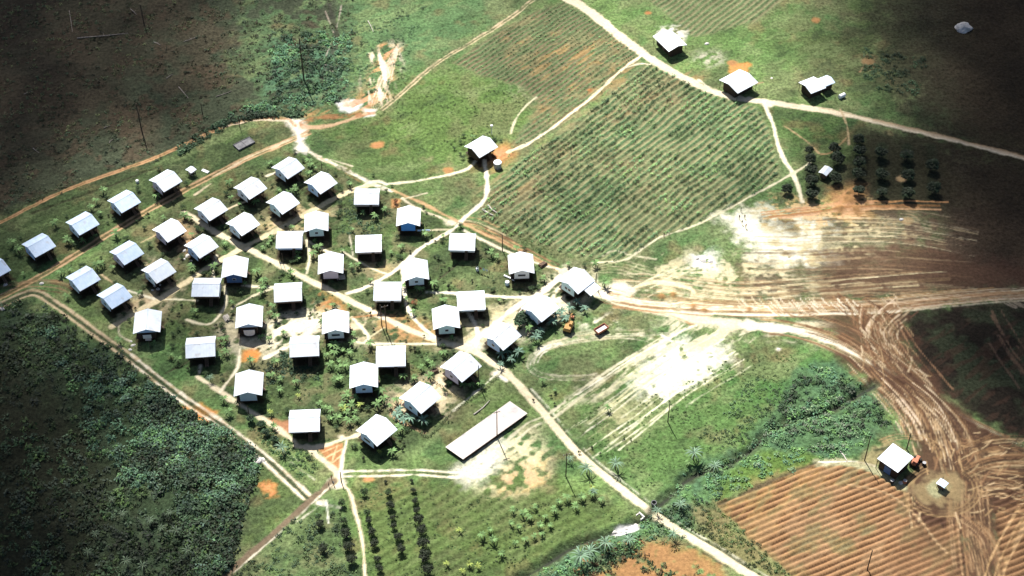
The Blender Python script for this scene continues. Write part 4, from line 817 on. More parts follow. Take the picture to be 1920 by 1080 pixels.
many('banana', [(655,350),(375,485),(362,478),(388,490),(502,460),(495,470),(508,448)], 'banana plant near the upper diagonal rows', 'banana plants near the diagonal rows', (.5, .8))
many('shrub', [(570,590-25),(590,580),(606,560),(596,570),(612,585),(580,596)], 'shrub in the orange soil plot at the village middle', 'shrubs on the orange plot', (.5, .75))
many('shrub_dark', [(760,588),(765,600),(695,590),(700,620),(795,632),(825,640)], 'dark shrub along the pale road through the village', 'dark shrubs along the road', (.5, .75))
plant('shrub_red', 741, 383, 1.0, 'red-leaved shrub beside the bright blue house'); plant('shrub_red', 777, 571, 1.1, 'red-leaved shrub beside the path below the middle lawn')
plant('palm', 530, 850, .9, 'dark spreading palm between the double track and the lowest path'); plant('palm', 395, 745-30, .6, 'small palm by the start of the lowest path')
many('bushy', [(470,790),(490,800),(500,815),(515,828)], 'bushy tree on the strip between double track and lowest path', 'bushy trees on the strip', (.5, .7))
many('shrub_dark', [(1033,745),(1042,738),(1040,760),(1086,850),(1125,852),(1000,752),(1110,840),(1015,712)], 'dark shrub on the verge of the lower road', 'dark shrubs on the road verge', (.5, .7))
many('banana', [(1040,735),(1018,718),(1140,770),(1290,872)], 'small banana plant on the grass right of the lower road', 'banana plants right of the lower road', (.5, .8))
for k_, o in protos.items():
    if k_ not in used: print('UNUSED PROTO', k_)

hc = [W(a, b, 2.5) for a, b, _ in HOUSE_SHADE]; rq = random.Random(77); extra = 0
for (a, b, _), (hx, hy) in zip(HOUSE_SHADE, hc):
    for _k in range(10):
        an = rq.uniform(0, 2*PI); d_ = rq.uniform(6.0, 9.5); x_, y_ = hx+d_*math.cos(an), hy+d_*math.sin(an)
        j_, i_ = int((y_-GY0)/ST), int((x_-GX0)/ST)
        if not (2 < i_ < nx-2 and 2 < j_ < ny-2) or CLS[j_, i_] != 0 or min(math.dist((x_, y_), q) for q in hc) < 5.8 or COL[j_, i_, 3] < .3: continue
        # place by metres
        key = rq.choice(['shrub', 'shrub', 'shrub_dark', 'banana', 'shrub', 'banana'])
        zone = 'the outer rows' if a < 420 and b < 560 else ('the upper plots' if b < 560 else ('the middle plots' if b < 690 else 'the lowest plots'))
        kind_ = 'banana plant' if key == 'banana' else ('dark shrub' if key == 'shrub_dark' else 'leafy green shrub')
        copy_tree(protos[key], (x_, y_, gz(x_, y_)-.05), rq.uniform(0, 6.28), rq.uniform(.5, 1.0), f'{kind_} growing close to the houses of {zone}', f'{kind_}s by the houses of {zone}'); extra += 1
print('extra yard plants', extra)
# ---------------------------------------------------------------- houses
_mc = {}
def cached(key, fn):
    if key not in _mc: _mc[key] = fn()
    return _mc[key]
HW, RL, RISE, EAVE = 3.75, 4.0, 1.45, 4.0
BW, BL, FLOOR = 2.2, 3.72, 1.75
def roof_mesh(mat, hw=HW, rl=RL, rise=RISE, eave=EAVE, hip=0.0):
    t = .09; n = 2
    b = MB(); prof = [(-hw, eave), (0, eave+rise), (hw, eave), (hw, eave-t), (0, eave+rise-t), (-hw, eave-t)]
    return b.prism(prof, (-rl, rl)).mesh('roof', mat)
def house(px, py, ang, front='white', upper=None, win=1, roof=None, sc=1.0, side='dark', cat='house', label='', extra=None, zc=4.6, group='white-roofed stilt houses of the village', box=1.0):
    """px,py: middle of the roof; ang: heading of the front gable's outward axis (-90 deg = towards the viewer)"""
    if group:
        sc = sc*(float(np.interp(py, (360, 410, 500, 600, 700), (.925, .93, .96, .985, 1.0))) if abs(math.degrees(ang)-225) > 8 else 1.0)
        ln = 1.0 if abs(math.degrees(ang)-225) > 8 else (.86 if py < 560 else .90)
    else: ln = 1.0
    x, y = W(px, py, zc*sc); t = empty('stilt_house', (x, y, gz(x, y)*.5), ang+PI/2, label, cat, group); t.scale = (sc*box, sc*ln, sc)
    rm = roof or M_ROOF
    MW = {'white': M_WHITE, 'paleblue': M_PALEBLUE, 'skyblue': M_SKYBLUE, 'blue': M_BLUE, 'navy': M_NAVY, 'teal': M_TEAL, 'mauve': M_MAUVE, 'greyblue': M_GREYBLUE, 'pink': M_PINK, 'dark': M_DARKWOOD, 'brown': M_BROWN}
    # front is at local -y
    r_ = link('roof', cached(('roof', rm.name), lambda: roof_mesh(rm)), t)
    link('ridge_cap', cached(('cap', rm.name), lambda: MB().prism([(-.2, EAVE+RISE-.06), (0, EAVE+RISE+.05), (.2, EAVE+RISE-.06)], (-RL-.02, RL+.02)).mesh('ridge_cap', rm)), r_)
    def gable(mat, y0, y1):
        zt = EAVE+RISE*(1-BW/HW)-.14
        return MB().prism([(-BW, FLOOR), (BW, FLOOR), (BW, zt), (0, EAVE+RISE-.14), (-BW, zt)], (y0, y1)).mesh('gable_wall', mat)
    fm = MW[front]
    link('gable_wall', cached(('gf', front), lambda: gable(fm, -BL-.05, -BL+.05)), t)
    link('gable_wall', cached(('gb', front), lambda: gable(fm, BL-.05, BL+.05)), t)
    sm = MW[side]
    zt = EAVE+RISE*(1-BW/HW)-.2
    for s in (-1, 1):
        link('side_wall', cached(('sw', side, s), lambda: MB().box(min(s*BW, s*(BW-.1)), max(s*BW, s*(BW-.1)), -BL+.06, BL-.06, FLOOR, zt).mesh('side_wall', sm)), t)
    link('floor', cached('floor', lambda: MB().box(-BW-.02, BW+.02, -BL-.1, BL+.1, FLOOR-.2, FLOOR-.01).box(-HW+.5, -BW-.03, -BL-.1, BL+.1, FLOOR-.18, FLOOR-.03).mesh('floor', M_DARKWOOD)), t)
    for sx in (-2.1, 2.1):
        for sy in (-3.2, 0, 3.2):
            link('stilt', cached(('st', sx, sy), lambda: MB().bar((sx, sy, -.4), (sx, sy, FLOOR-.2), .11, .11, 6).mesh('stilt', M_DARKWOOD)), t)
    if win:
        wk = {1: [(-.45, .45)], 2: [(-.95, -.15), (.15, .95)], 3: [(-1.1, 1.1)]}[win]
        for a, b in wk:
            w_ = link('window', cached(('wf', a, b), lambda: MB().box(a-.07, b+.07, -BL-.10, -BL-.052, 2.75, 3.62).mesh('window', M_WHITE)), t)
            link('pane', cached(('wp', a, b), lambda: MB().box(a, b, -BL-.12, -BL-.102, 2.82, 3.55).mesh('pane', M_GLASS)), w_)
    for s in (-1, 1):
        w_ = link('window', cached(('ws', s), lambda: MB().box(min(s*(BW+.003), s*(BW+.05)), max(s*(BW+.003), s*(BW+.05)), -1.1, -.1, 2.6, 3.5).mesh('window', M_PALEBLUE)), t)
        link('pane', cached(('wq', s), lambda: MB().box(min(s*(BW+.052), s*(BW+.07)), max(s*(BW+.052), s*(BW+.07)), -1.03, -.17, 2.67, 3.43).mesh('pane', M_GLASS)), w_)
    d_ = link('door', cached('door', lambda: MB().box(BW+.003, BW+.05, .8, 1.7, FLOOR, FLOOR+2.0).mesh('door', M_BROWN)), t)
    link('stairs', cached('stairs', lambda: (lambda b: [b.box(BW+.06+i*.24, BW+.30+i*.24, .8, 1.7, FLOOR-.25-i*.23, FLOOR-.19-i*.23) for i in range(7)] and b)(MB()).bar((BW+.1, .8, FLOOR-.2), (BW+1.8, .8, .05), .05).bar((BW+.1, 1.7, FLOOR-.2), (BW+1.8, 1.7, .05), .05).mesh('stairs', M_BROWN)), t)
    if upper:   # coloured gable triangle over a different wall
        zt2 = EAVE-.25; hw2 = HW*(EAVE+RISE-.14-zt2)/RISE
        link('gable_panel', cached(('gp', upper), lambda: MB().prism([(-BW-.5, zt2+.35), (BW+.5, zt2+.35), (0, EAVE+RISE-.16)], (-BL-.22, -BL-.12)).mesh('gable_panel', MW[upper])), t)
    if extra: extra(t)
    return t
A = -PI/2
def ga(dpx): return A+math.radians(dpx)
def ex_cloth(t):
    b = MB(); n = 8
    pr = [(1.5*math.cos(a)*(1.0), 1.9+1.0*math.sin(a)) for a in np.linspace(PI, 2*PI, n)]+[(1.55, 3.3), (-1.55, 3.3)]
    link('veranda_screen', cached('cloth', lambda: b.prism(pr, (-BL-.6, -BL-.5)).mesh('veranda_screen', M_CLOTH)), t)
def ex_cloth2(t): link('veranda_screen', cached('cloth2', lambda: MB().box(-1.15, 1.15, -BL-.6, -BL-.5, 2.1, 3.5).mesh('veranda_screen', M_CLOTH)), t); link('veranda_rail', cached('rail2', lambda: MB().box(-.7, .9, -BL-.6, -BL-.5, 1.2, 2.05).mesh('veranda_rail', M_PINK)), t)
def ex_blue(t): link('porch_wall', MB().box(BW+.6, BW+4.6, -BL+.2, -BL+.4, 1.3, 1.8).mesh('porch_wall', M_SKYBLUE), t)
def ex_lean(t): link('lean_to_roof', MB().prism([(3.2, 3.9), (6.2, 3.2), (6.2, 3.1), (3.2, 3.8)], (-1.2, 3.6)).mesh('lean_to_roof', M_ROOF), t)
def ex_awn(t): link('awning', cached('awn', lambda: MB().prism([(-5.0, 2.3), (-3.3, 2.8), (-3.3, 2.7), (-5.0, 2.2)], (-1.5, 2.5)).mesh('awning', M_PINK)), t)
D = math.radians
CW = lambda d=0: D(225+d)     # gable looking down-left
Rw, R2_ = M_ROOF, M_ROOF2
HS = [
 # outer row along the orange track
 (-13,502,CW(-2),dict(front='paleblue',roof=R2_,label='pale-roofed house cut by the left edge of the photo')),
 (72,457,CW(-2),dict(front='skyblue',roof=R2_,label='leftmost complete house of the outer row, bluish roof')),
 (154,416,CW(-2),dict(front='paleblue',roof=R2_,label='outer row house second from the left, with a small board at its back')),
 (232,375,CW(-1),dict(front='paleblue',roof=R2_,label='outer row house third from the left')),
 (310,336,CW(),dict(front='mauve',roof=Rw,label='outer row house nearest the small white shed')),
 # second row
 (155,519,CW(-2),dict(front='paleblue',roof=R2_,label='second row house at the lower left end, pale blue gable')),
 (237,471,CW(-1),dict(front='mauve',roof=R2_,label='second row house, one up from its lower left end')),
 (317,429,CW(),dict(front='mauve',roof=Rw,extra=ex_awn,label='second row house with reddish bare soil at its left side')),
 (395,389,CW(),dict(front='paleblue',roof=Rw,label='second row house above the start of the straight pale road')),
 (469,350,CW(1),dict(front='white',roof=Rw,label='second row house, one below its top end')),
 (540,312,CW(1),dict(front='paleblue',roof=Rw,label='topmost house of the village, closest to the white track bend')),
 # third row
 (214,552,CW(-1),dict(front='paleblue',roof=R2_,label='third row house at the lower left end, beside the pale path end')),
 (297,505,CW(-1),dict(front='paleblue',roof=Rw,label='third row house with bare tan soil around it')),
 (377,459,CW(),dict(front='skyblue',roof=Rw,label='third row house with pale rubble at its left gable')),
 (455,417,CW(),dict(front='paleblue',roof=Rw,label='third row house just above the path and road crossing')),
 (530,377,CW(1),dict(front='teal',roof=Rw,label='third row house with a teal gable and leafy yard')),
 (601,340,CW(1),dict(front='skyblue',roof=Rw,label='third row house at the top end, sky blue gable')),
 # square-on houses, ridge running across
 (688,366,D(180),dict(front='white',side='pink',label='square house beside the red shrub, top of the inner plots')),
 (543,447,D(181),dict(front='white',side='skyblue',label='square house with a blue side wall, left of the pale teal gable')),
 (691,454,D(183),dict(front='white',side='pink',label='square house in the middle of the upper plots, thin white line path at its left')),
 (387,536,D(180),dict(front='white',side='brown',label='square house below left of the dark blue gable')),
 (540,545,D(185),dict(front='white',side='brown',label='square house with brown wall beside the orange soil plot')),
 (727,543,D(180),dict(front='white',side='white',label='square house just above the double poles')),
 (867,451,D(178),dict(front='white',side='white',label='square house directly under the track crossing at the crop field corner')),
 (883,561,D(184),dict(front='white',side='paleblue',label='square house behind the house with a teal gable near the junction')),
 (376,648,D(186),dict(front='white',side='dark',label='square house nearest the lower left double track')),
 (571,647,D(184),dict(front='white',side='dark',label='square house above the dark bushes, right of the orange mound')),
 (733,665,D(182),dict(front='white',side='mauve',label='square house touching the twin gabled house at its lower left')),
 (571,786,D(183),dict(front='white',side='mauve',label='lowest square house, directly above the orange triangle bed')),
 # gable towards the viewer
 (593,415,ga(4),dict(front='teal',win=1,label='house with a pale teal gable beside the blue-walled square house')),
 (766,405,ga(0),dict(front='blue',win=0,extra=ex_blue,label='house with a bright blue gable and blue porch wall')),
 (440,500,ga(2),dict(front='navy',win=1,label='house with a dark blue gable and small white-framed window')),
 (620,493,ga(3),dict(front='mauve',win=0,label='house with a plain mauve gable on the road side')),
 (779,505,ga(6),dict(front='paleblue',win=1,label='pale blue gabled house at the left of the open middle lawn')),
 (977,493,ga(3),dict(front='white',win=3,label='white gabled house right of the open lawn, wide window')),
 (276,602,ga(5),dict(front='dark',upper='skyblue',win=0,extra=ex_cloth2,label='lower left gabled house with a white veranda screen')),
 (467,592,ga(4),dict(front='dark',upper='skyblue',win=0,extra=ex_cloth,label='gabled house with a rounded white screen, above the orange mound')),
 (629,603,ga(4),dict(front='white',win=3,label='white gabled house with a wide dark window, left of the double poles')),
 (836,594,ga(5),dict(front='teal',win=1,label='teal gabled house just above the lower road junction')),
 (682,703,ga(3),dict(front='skyblue',win=1,label='sky blue gabled house, lower left of the twin pair')),
 (466,718,ga(3),dict(front='greyblue',win=0,label='grey-blue gabled house beside the lowest footpath')),
 # bottom and right diagonal row
 (706,804,CW(3),dict(front='skyblue',win=3,box=1.0,label='lowest diagonal house, right of the orange triangle bed',sc=1.04)),
 (788,742,CW(3),dict(front='paleblue',label='diagonal house inside the hedged garden',sc=1.08)),
 (864,684,CW(3),dict(front='mauve',label='diagonal house just left of the lower road, at the junction',sc=1.08)),
 (941,627,CW(3),dict(front='skyblue',label='diagonal house just right of the road junction, banana plants below',sc=1.03)),
 (1013,575,CW(2),dict(front='paleblue',side='mauve',win=0,label='diagonal house with dark trees at its gable, left of the digger',sc=1.03)),
 (1080,523,CW(2),dict(front='teal',win=2,extra=ex_lean,label='rightmost diagonal house with a white lean-to and teal gable',sc=1.06)),
]
for px, py, a, kw in HS: house(px, py, a, **kw)
# farmhouses outside the village
house(902,272,CW(-3),front='dark',win=0,label='lone dark-walled house with a pale roof above the crop field corner',group=None,sc=.95)
def shed(name, cat, px, py, ang, L, Wd, h, rise, roof, wall, label, posts=True, zc=None, open_=False, skirt=True):
    x, y = W(px, py, h if zc is None else zc); t = empty(name, (x, y, gz(x, y)*.5), ang, label, cat)
    prof = [(-Wd/2, h), (0, h+rise), (Wd/2, h), (Wd/2, h-.1), (0, h+rise-.1), (-Wd/2, h-.1)]
    MB().prism(prof, (-L/2, L/2)).build('roof', roof, t)
    i = .18*Wd
    if not open_:
        MB().prism([(-Wd/2+i, .15), (Wd/2-i, .15), (Wd/2-i, h+rise*(2*i/Wd)-.12), (0, h+rise-.12), (-Wd/2+i, h+rise*(2*i/Wd)-.12)], (-L/2+.6, L/2-.6)).build('wall', wall, t)
        MB().box(-Wd/2+i-.06, -Wd/2+i-.003, -.5, .5, .2, 2.0).build('door', M_BROWN, t); MB().box(-Wd/2+i-.05, -Wd/2+i-.003, 1.2, 2.0, 1.2, 1.9).build('window', M_GLASS, t)
    for sx in (-1, 1):
        for sy in (-1, 1): MB().bar((sx*(Wd/2-.35), sy*(L/2-.35), -.3), (sx*(Wd/2-.35), sy*(L/2-.35), h-.05+rise*.7/Wd), .08).build('post', M_DARKWOOD, t)
    return t
s = shed('farmhouse','house',1256,76,D(30),9.5,7.2,3.3,.9,Rw,M_DARKWOOD,'farmhouse with white roof left of the pale yard, topmost by the upper road')
s = shed('farmhouse','house',1385,152,D(-52),9.0,8.6,3.3,1.0,Rw,M_DARKWOOD,'wide white-roofed farmhouse below the orange heap beside the upper road')
s = shed('farmhouse','house',1523,160,D(-60),6.0,6.6,3.2,.9,Rw,M_DARKWOOD,'rightmost farmhouse on the upper road, with two joined roofs')
MB().prism([(-2.2,2.7),(0,3.4),(2.2,2.7),(2.2,2.6),(0,3.3),(-2.2,2.6)], (3.4, 7.6)).build('roof', M_ROOF2, s); MB().box(-1.6,1.6,3.5,7.0,.1,2.6).build('wall', M_DARKWOOD, s)
shed('hut','hut',1548,320,D(-38),3.9,2.8,2.2,.35,Rw,M_BROWN,'small hut between dark orchard trees')
x, y = W(1679, 858, 4.2); t = empty('store_shed', (x, y, 0), D(45), 'square shed with a white flat roof beside the ploughed field', 'shed')
MB().prism([(-4.1, 4.2), (4.1, 4.5), (4.1, 4.38), (-4.1, 4.08)], (-3.9, 3.9)).build('roof', Rw, t); t.scale = (.82, .82, .95)
MB().box(-3.3, 3.3, -3.2, 3.2, .1, 4.0).build('wall', M_DARKWOOD, t); MB().box(-3.36, -3.303, -1.2, 1.2, .2, 2.8).build('door', M_NAVY, t)
for sx in (-3.8, 3.8):
    for sy in (-3.7, 3.7): MB().bar((sx, sy, -.3), (sx, sy, 4.12 if sx < 0 else 4.4), .1).build('post', M_DARKWOOD, t)
shed('hut','hut',1767,906,D(-42),2.2,2.4,1.9,.15,M_ROOF2,M_BROWN,'tiny hut alone on the round tan mound')
shed('shed','shed',358,318,D(-40),2.3,2.6,2.0,.3,Rw,M_PINK,'small white-roofed shed right of the outer row house')

# ---------------------------------------------------------------- other things
def ground_pt(px, py): x, y = W(px, py); return x, y, gz(x, y)
x, y, z = ground_pt(385, 321); o = MB().box(-1.2, 1.2, -.5, .5, .12, .3).box(-1.0, -.8, -.4, .4, -.1, .12).box(.8, 1.0, -.4, .4, -.1, .12).build('roof_sheet_stack', M_WHITE); o.location = (x, y, z); o.rotation_euler.z = D(-30); tag(o, 'white flat stack of sheets right of the small white shed', 'stack')
x, y, z = ground_pt(258, 343); t = empty('water_drum', (x, y, z), 0, 'small white drum between two outer row houses', 'drum'); MB().lathe([(.45,-.1),(.47,.3),(.45,.9)], n=14).build('drum', M_WHITE, t); MB().lathe([(.46,.9),(.3,1.0),(.05,1.02)], n=14).build('lid', M_WHITE, t)
x, y, z = ground_pt(933, 313); t = empty('water_tank', (x, y, z), 0, 'round pale water tank beside the lone dark-walled house', 'tank'); MB().lathe([(1.15,-.2),(1.2,.6),(1.15,1.9)], n=20).build('tank', M_STEEL, t); MB().lathe([(1.25,1.9),(1.2,2.0),(.1,2.2)], n=20).build('lid', M_WHITE, t)
x, y, z = ground_pt(1578, 183); t = empty('water_tank', (x, y, z), D(35), 'white lying tank right of the farmhouse with joined roofs', 'tank'); MB().bar((-1.1,0,.9),(1.1,0,.9),.7,.7,16).build('tank', M_WHITE, t); MB().box(-.9,-.6,-.6,.6,-.1,.4).box(.6,.9,-.6,.6,-.1,.4).build('cradle', M_STEEL, t)
x, y, z = ground_pt(933, 255); o = MB().lathe([(.4,3.2),(.45,3.7),(.2,3.9)], n=12).bar((0,0,-.3),(0,0,3.2),.12).build('roof_vent', M_WHITE); o.location = (x-1.2, y-6, 0); tag(o, 'little white tank on a post behind the lone dark-walled house', 'tank')
o.location = (*W(922, 252)[:2], 0)
# concrete court
cs = [W(835,838,1.0), W(868,861,1.0), W(989,775,1.0), W(956,752,1.0)]
b = MB(); b.add([(x_, y_, 1.0) for x_, y_ in cs]+[(x_, y_, .86) for x_, y_ in cs], [(0,1,2,3), (0,4,5,1), (1,5,6,2), (2,6,7,3), (3,7,4,0), (7,6,5,4)])
cm = (sum(c[0] for c in cs)/4, sum(c[1] for c in cs)/4); ci_ = [(x_+(cm[0]-x_)*.02, y_+(cm[1]-y_)*.02) for x_, y_ in cs]
court = empty('concrete_court', (0, 0, 0), 0, 'long raised white concrete court on the grass beside the lower road', 'concrete court')
m_, t_, p_ = newmat('court_concrete'); tc = t_.nodes.new('ShaderNodeTexCoord'); no = t_.nodes.new('ShaderNodeTexNoise'); no.inputs['Scale'].default_value = .16; no.inputs['Detail'].default_value = 4
rp = t_.nodes.new('ShaderNodeValToRGB'); rp.color_ramp.elements[0].color = (.30,.29,.32,1); rp.color_ramp.elements[0].position = .30; rp.color_ramp.elements[1].color = (.60,.54,.50,1); rp.color_ramp.elements[1].position = .40
t_.links.new(tc.outputs['Object'], no.inputs['Vector']); t_.links.new(no.outputs[0], rp.inputs[0]); t_.links.new(rp.outputs[0], p_.inputs['Base Color']); p_.inputs['Roughness'].default_value = .9
b.build('slab', m_, court)
MB().add([(x_, y_, .857) for x_, y_ in ci_]+[(x_, y_, -.5) for x_, y_ in ci_], [(0,1,2,3), (0,4,5,1), (1,5,6,2), (2,6,7,3), (3,7,4,0), (7,6,5,4)]).build('base', M_DARKWOOD, court)  # dark base colour stands in for shade on the slab's sides
mj = MB()
for f_ in (.2,.4,.6,.8):
    a0=(cs[0][0]*(1-f_)+cs[3][0]*f_, cs[0][1]*(1-f_)+cs[3][1]*f_); a1=(cs[1][0]*(1-f_)+cs[2][0]*f_, cs[1][1]*(1-f_)+cs[2][1]*f_)
    mj.bar((a0[0],a0[1],.985),(a1[0],a1[1],.985),.03,.03,6)
mj.build('joints', M_STEEL, court)
# foundation frame
x, y, z = ground_pt(458, 271); o = MB().box(-2.9,2.9,-1.5,1.5,-.2,.16).box(-3,3,-1.6,-1.5,-.2,.32).box(-3,3,1.5,1.6,-.2,.32).box(-3,-2.9,-1.5,1.5,-.2,.32).box(2.9,3,-1.5,1.5,-.2,.32).box(-.1,.1,-1.5,1.5,.16,.3).build('foundation_frame', M_CONCD); o.location = (x, y, z); o.rotation_euler.z = D(40); tag(o, 'grey rectangular foundation frame lying in the dark grass', 'foundation')
# trailer
x, y, z = ground_pt(1127, 622); t = empty('farm_trailer', (x, y, z), D(38), 'rust red open farm trailer parked on the grass', 'trailer')
MB().box(-1.9,1.9,-.95,.95,.7,.8).box(-1.9,1.9,-1.0,-.92,.8,1.5).box(-1.9,1.9,.92,1.0,.8,1.5).box(-1.9,-1.82,-.92,.92,.8,1.5).box(1.82,1.9,-.92,.92,.8,1.5).build('body', M_RUST, t)
MB().box(-1.7,1.7,-.85,.85,.81,1.0).build('load', M_PINK, t); MB().bar((1.9,0,.6),(3.1,0,.5),.06).build('tow_bar', M_RUST, t)
for sx in (-.9, .9):
    for sy in (-.85, .85): MB().bar((sx,sy-.12,.42),(sx,sy+.12,.42),.42,.42,16).build('wheel', M_TYRE, t)
# digger
x, y, z = ground_pt(1066, 618); t = empty('digger', (x, y, z), D(70), 'yellow-orange digger standing between the thicket and the trailer', 'digger')
for sy in (-.95, .95): MB().prism([(-1.6,.1),(-1.3,0),(1.3,0),(1.6,.1),(1.7,.4),(1.4,.75),(-1.4,.75),(-1.7,.4)], (sy-.22, sy+.22)).build('crawler_track', M_TYRE, t)
MB().box(-1.7,1.0,-1.0,1.0,.8,1.55).build('body', M_YELLOW, t); MB().box(-.2,1.0,-.95,-.1,1.56,2.6).build('cab', M_YELLOW, t)
MB().box(-1.6,-.4,-.9,.9,1.56,1.9).build('engine_cover', M_YELLOW, t)
MB().tube([(.9,.3,1.3),(2.6,.3,3.1),(4.0,.3,2.3)], [.2,.18,.15], 6).build('boom', M_YELLOW, t); MB().tube([(4.0,.3,2.3),(4.3,.3,.9)], [.14,.1], 6).build('stick', M_YELLOW, t)
MB().prism([(3.9,.9),(4.6,.95),(4.7,.3),(4.3,.05),(3.9,.3)], (-.1,.7)).build('bucket', M_RUST, t)
# tractor beside the square shed
x, y, z = ground_pt(1716, 868); t = empty('tractor', (x, y, z), D(55), 'reddish old tractor parked at the right of the square shed', 'tractor')
MB().box(-1.5,1.9,-.45,.45,.6,1.2).build('bonnet', M_RUST, t); MB().box(-1.7,-.3,-.7,.7,1.21,1.5).build('seat_deck', M_RUST, t); MB().box(-1.5,-.4,-.8,.8,2.2,2.3).bar((-1.4,-.7,1.4),(-1.4,-.7,2.2),.05).bar((-1.4,.7,1.4),(-1.4,.7,2.2),.05).bar((-.5,-.7,1.4),(-.5,-.7,2.2),.05).bar((-.5,.7,1.4),(-.5,.7,2.2),.05).build('canopy', M_RUST, t)
for sx, r_ in ((-1.0,.75),(1.4,.45)):
    for sy in (-.85,.85): MB().bar((sx,sy-.17,r_),(sx,sy+.17,r_),r_,r_,18).build('wheel', M_TYRE, t)
for px_, py_, l in ((1732,872,'black oil drum nearest the tractor'),(1696,905,'rusty drum at the shadow tip of the square shed'),(1672,905,'dark drum left of the square shed shadow')):
    x, y, z = ground_pt(px_, py_); t = empty('oil_drum', (x, y, z), 0, l, 'drum'); MB().lathe([(.5,-.1),(.52,.4),(.5,.95)], n=14).build('drum', M_TYRE if 'rusty' not in l else M_RUST, t); MB().lathe([(.5,.95),(.48,.98),(.05,.98)], n=14).build('lid', M_STEEL, t)
# boulder
r = random.Random(4); V = []; fs = []; n = 18; m = 8
for i in range(m+1):
    ph = PI/2*i/m
    for k in range(n):
        a = 2*PI*k/n; rr = 1+.16*math.sin(3*a+i)+r.uniform(-.06,.06); V.append((3.0*math.cos(ph)*math.cos(a)*rr, 2.3*math.cos(ph)*math.sin(a)*rr, -.4+2.9*math.sin(ph)*(1+r.uniform(-.05,.05))))
for i in range(m):
    for k in range(n): fs.append((i*n+k, i*n+(k+1)%n, (i+1)*n+(k+1)%n, (i+1)*n+k))
fs.append(tuple(range(m*n,(m+1)*n)))
x, y, z = ground_pt(1806, 54); o = MB().add(V, fs).build('boulder', M_STONE); o.location = (x, y, z); tag(o, 'large pale boulder alone in the dark grass at top right', 'boulder')
def rock(px, py, s, l, grp=None, mat=M_STONE):
    r = random.Random(int(px*7+py)); V = []; fs = []; n = 9; m = 4
    for i in range(m+1):
        ph = PI/2*i/m
        for k in range(n):
            a = 2*PI*k/n; rr = 1+r.uniform(-.2,.2); V.append((s*math.cos(ph)*math.cos(a)*rr, s*.75*math.cos(ph)*math.sin(a)*rr, -.15+s*.6*math.sin(ph)))
    for i in range(m):
        for k in range(n): fs.append((i*n+k, i*n+(k+1)%n, (i+1)*n+(k+1)%n, (i+1)*n+k))
    fs.append(tuple(range(m*n,(m+1)*n)))
    x, y, z = ground_pt(px, py); o = MB().add(V, fs).build('rock', mat); o.location = (x, y, z); o.rotation_euler.z = r.uniform(0, 3); tag(o, l, 'rock', grp)
for i in range(12): rock(1150+i*4.4+random.uniform(-3,3), 998-i*1.6+random.uniform(-4,4), random.uniform(.4,.8), 'white stone in the stream bed left of the culvert', 'white stones in the stream bed')
rock(485,866,1.3,'pale rock at the right edge of the lower-left wood'); rock(493,862,.9,'smaller pale rock beside the rock at the wood edge'); rock(1425,873,.8,'pale rock in the stream bushes above the ploughed field'); rock(1325,82,.9,'pale flat rock right of the topmost farmhouse'); rock(1460,655,.6,'small white rock in the meadow below the wheel tracks'); rock(1447,147,.6,'white rock between the two right farmhouses')
for i,(a_,b_) in enumerate(((1690,905),(10,534),(78,532),(1690,412),(5,580))): rock(a_,b_,.8,['pale rock by the shed shadow','tan rock by the fork at the left edge','tan rock right of the left fork','tan rock among the wheel circles','tan rock at the left edge below the fork'][i])
# logs
def log(a, b, r0, l, mat=M_LOG, z=.15, name='fallen_log', cat='log'):
    p, q = W(*a), W(*b); o = MB()
    P = Vector((p[0], p[1], gz(*p)+z)); Q = Vector((q[0], q[1], gz(*q)+z)); mid = (P+Q)/2+Vector((random.uniform(-.3,.3), random.uniform(-.3,.3), 0))
    c_ = P.copy(); o.tube([P-c_, mid-c_, Q-c_], [r0, r0*.8, r0*.5], 7)
    d_ = (Q-P); e = mid-c_+Vector((-d_.y, d_.x, 0)).normalized()*min(1.5, d_.length*.2); o.bar(mid-c_, e+Vector((0,0,.3)), r0*.4, r0*.15, 5)
    ob = o.build(name, mat); ob.location = c_; tag(ob, l, cat)
for a_, b_, r_, l in (((145,73),(240,63),.35,'longest bleached trunk lying across the upper left clearing'),((245,18),(257,30),.25,'short log near the top edge, upper left clearing'),((288,79),(301,86),.3,'short pale log right of the longest trunk'),((335,163),(353,184),.28,'slanting bleached log in the middle of the clearing'),((405,182),(434,172),.25,'thin log right of the slanting one, clearing'),((312,148),(324,140),.25,'small log above the slanting one, clearing'),((195,241),(207,237),.22,'small log low in the dark clearing'),((608,122),(632,128),.3,'log beside the stream gully at top'),((130,20),(136,60),.2,'thin standing dead branch line, far upper left'),((62,278),(74,288),.2,'short log in the darkest left part of the clearing'),((205,268),(212,262),.2,'tiny log near the orange track'),((345,80),(370,70),.25,'log upper middle of the clearing'),((45,178),(60,172),.2,'little log at the far left of the clearing')):
    log(a_, b_, r_*.6, l, M_LOGD)
log((888,778),(918,752),.18,'straight pale beam on the grass left of the concrete court', M_LOG, .2, 'wooden_beam', 'beam')
log((1574,845),(1588,866),.2,'dead white branch left of the square shed'); log((905,393),(925,405),.35,'pale log by the path below the lone dark-walled house'); log((915,385),(932,400),.3,'second pale log beside the path junction'); log((690,40),(700,60),.15,'faint stick on the upper slope')
log((970,592),(990,570),.3,'timber lying on the pale yard left of the diagonal house, lower piece'); log((978,592),(998,570),.3,'timber lying on the pale yard left of the diagonal house, upper piece')
log((945,518),(965,528),.3,'pale plank pile on the lawn below the wide-window house', M_WHITE)
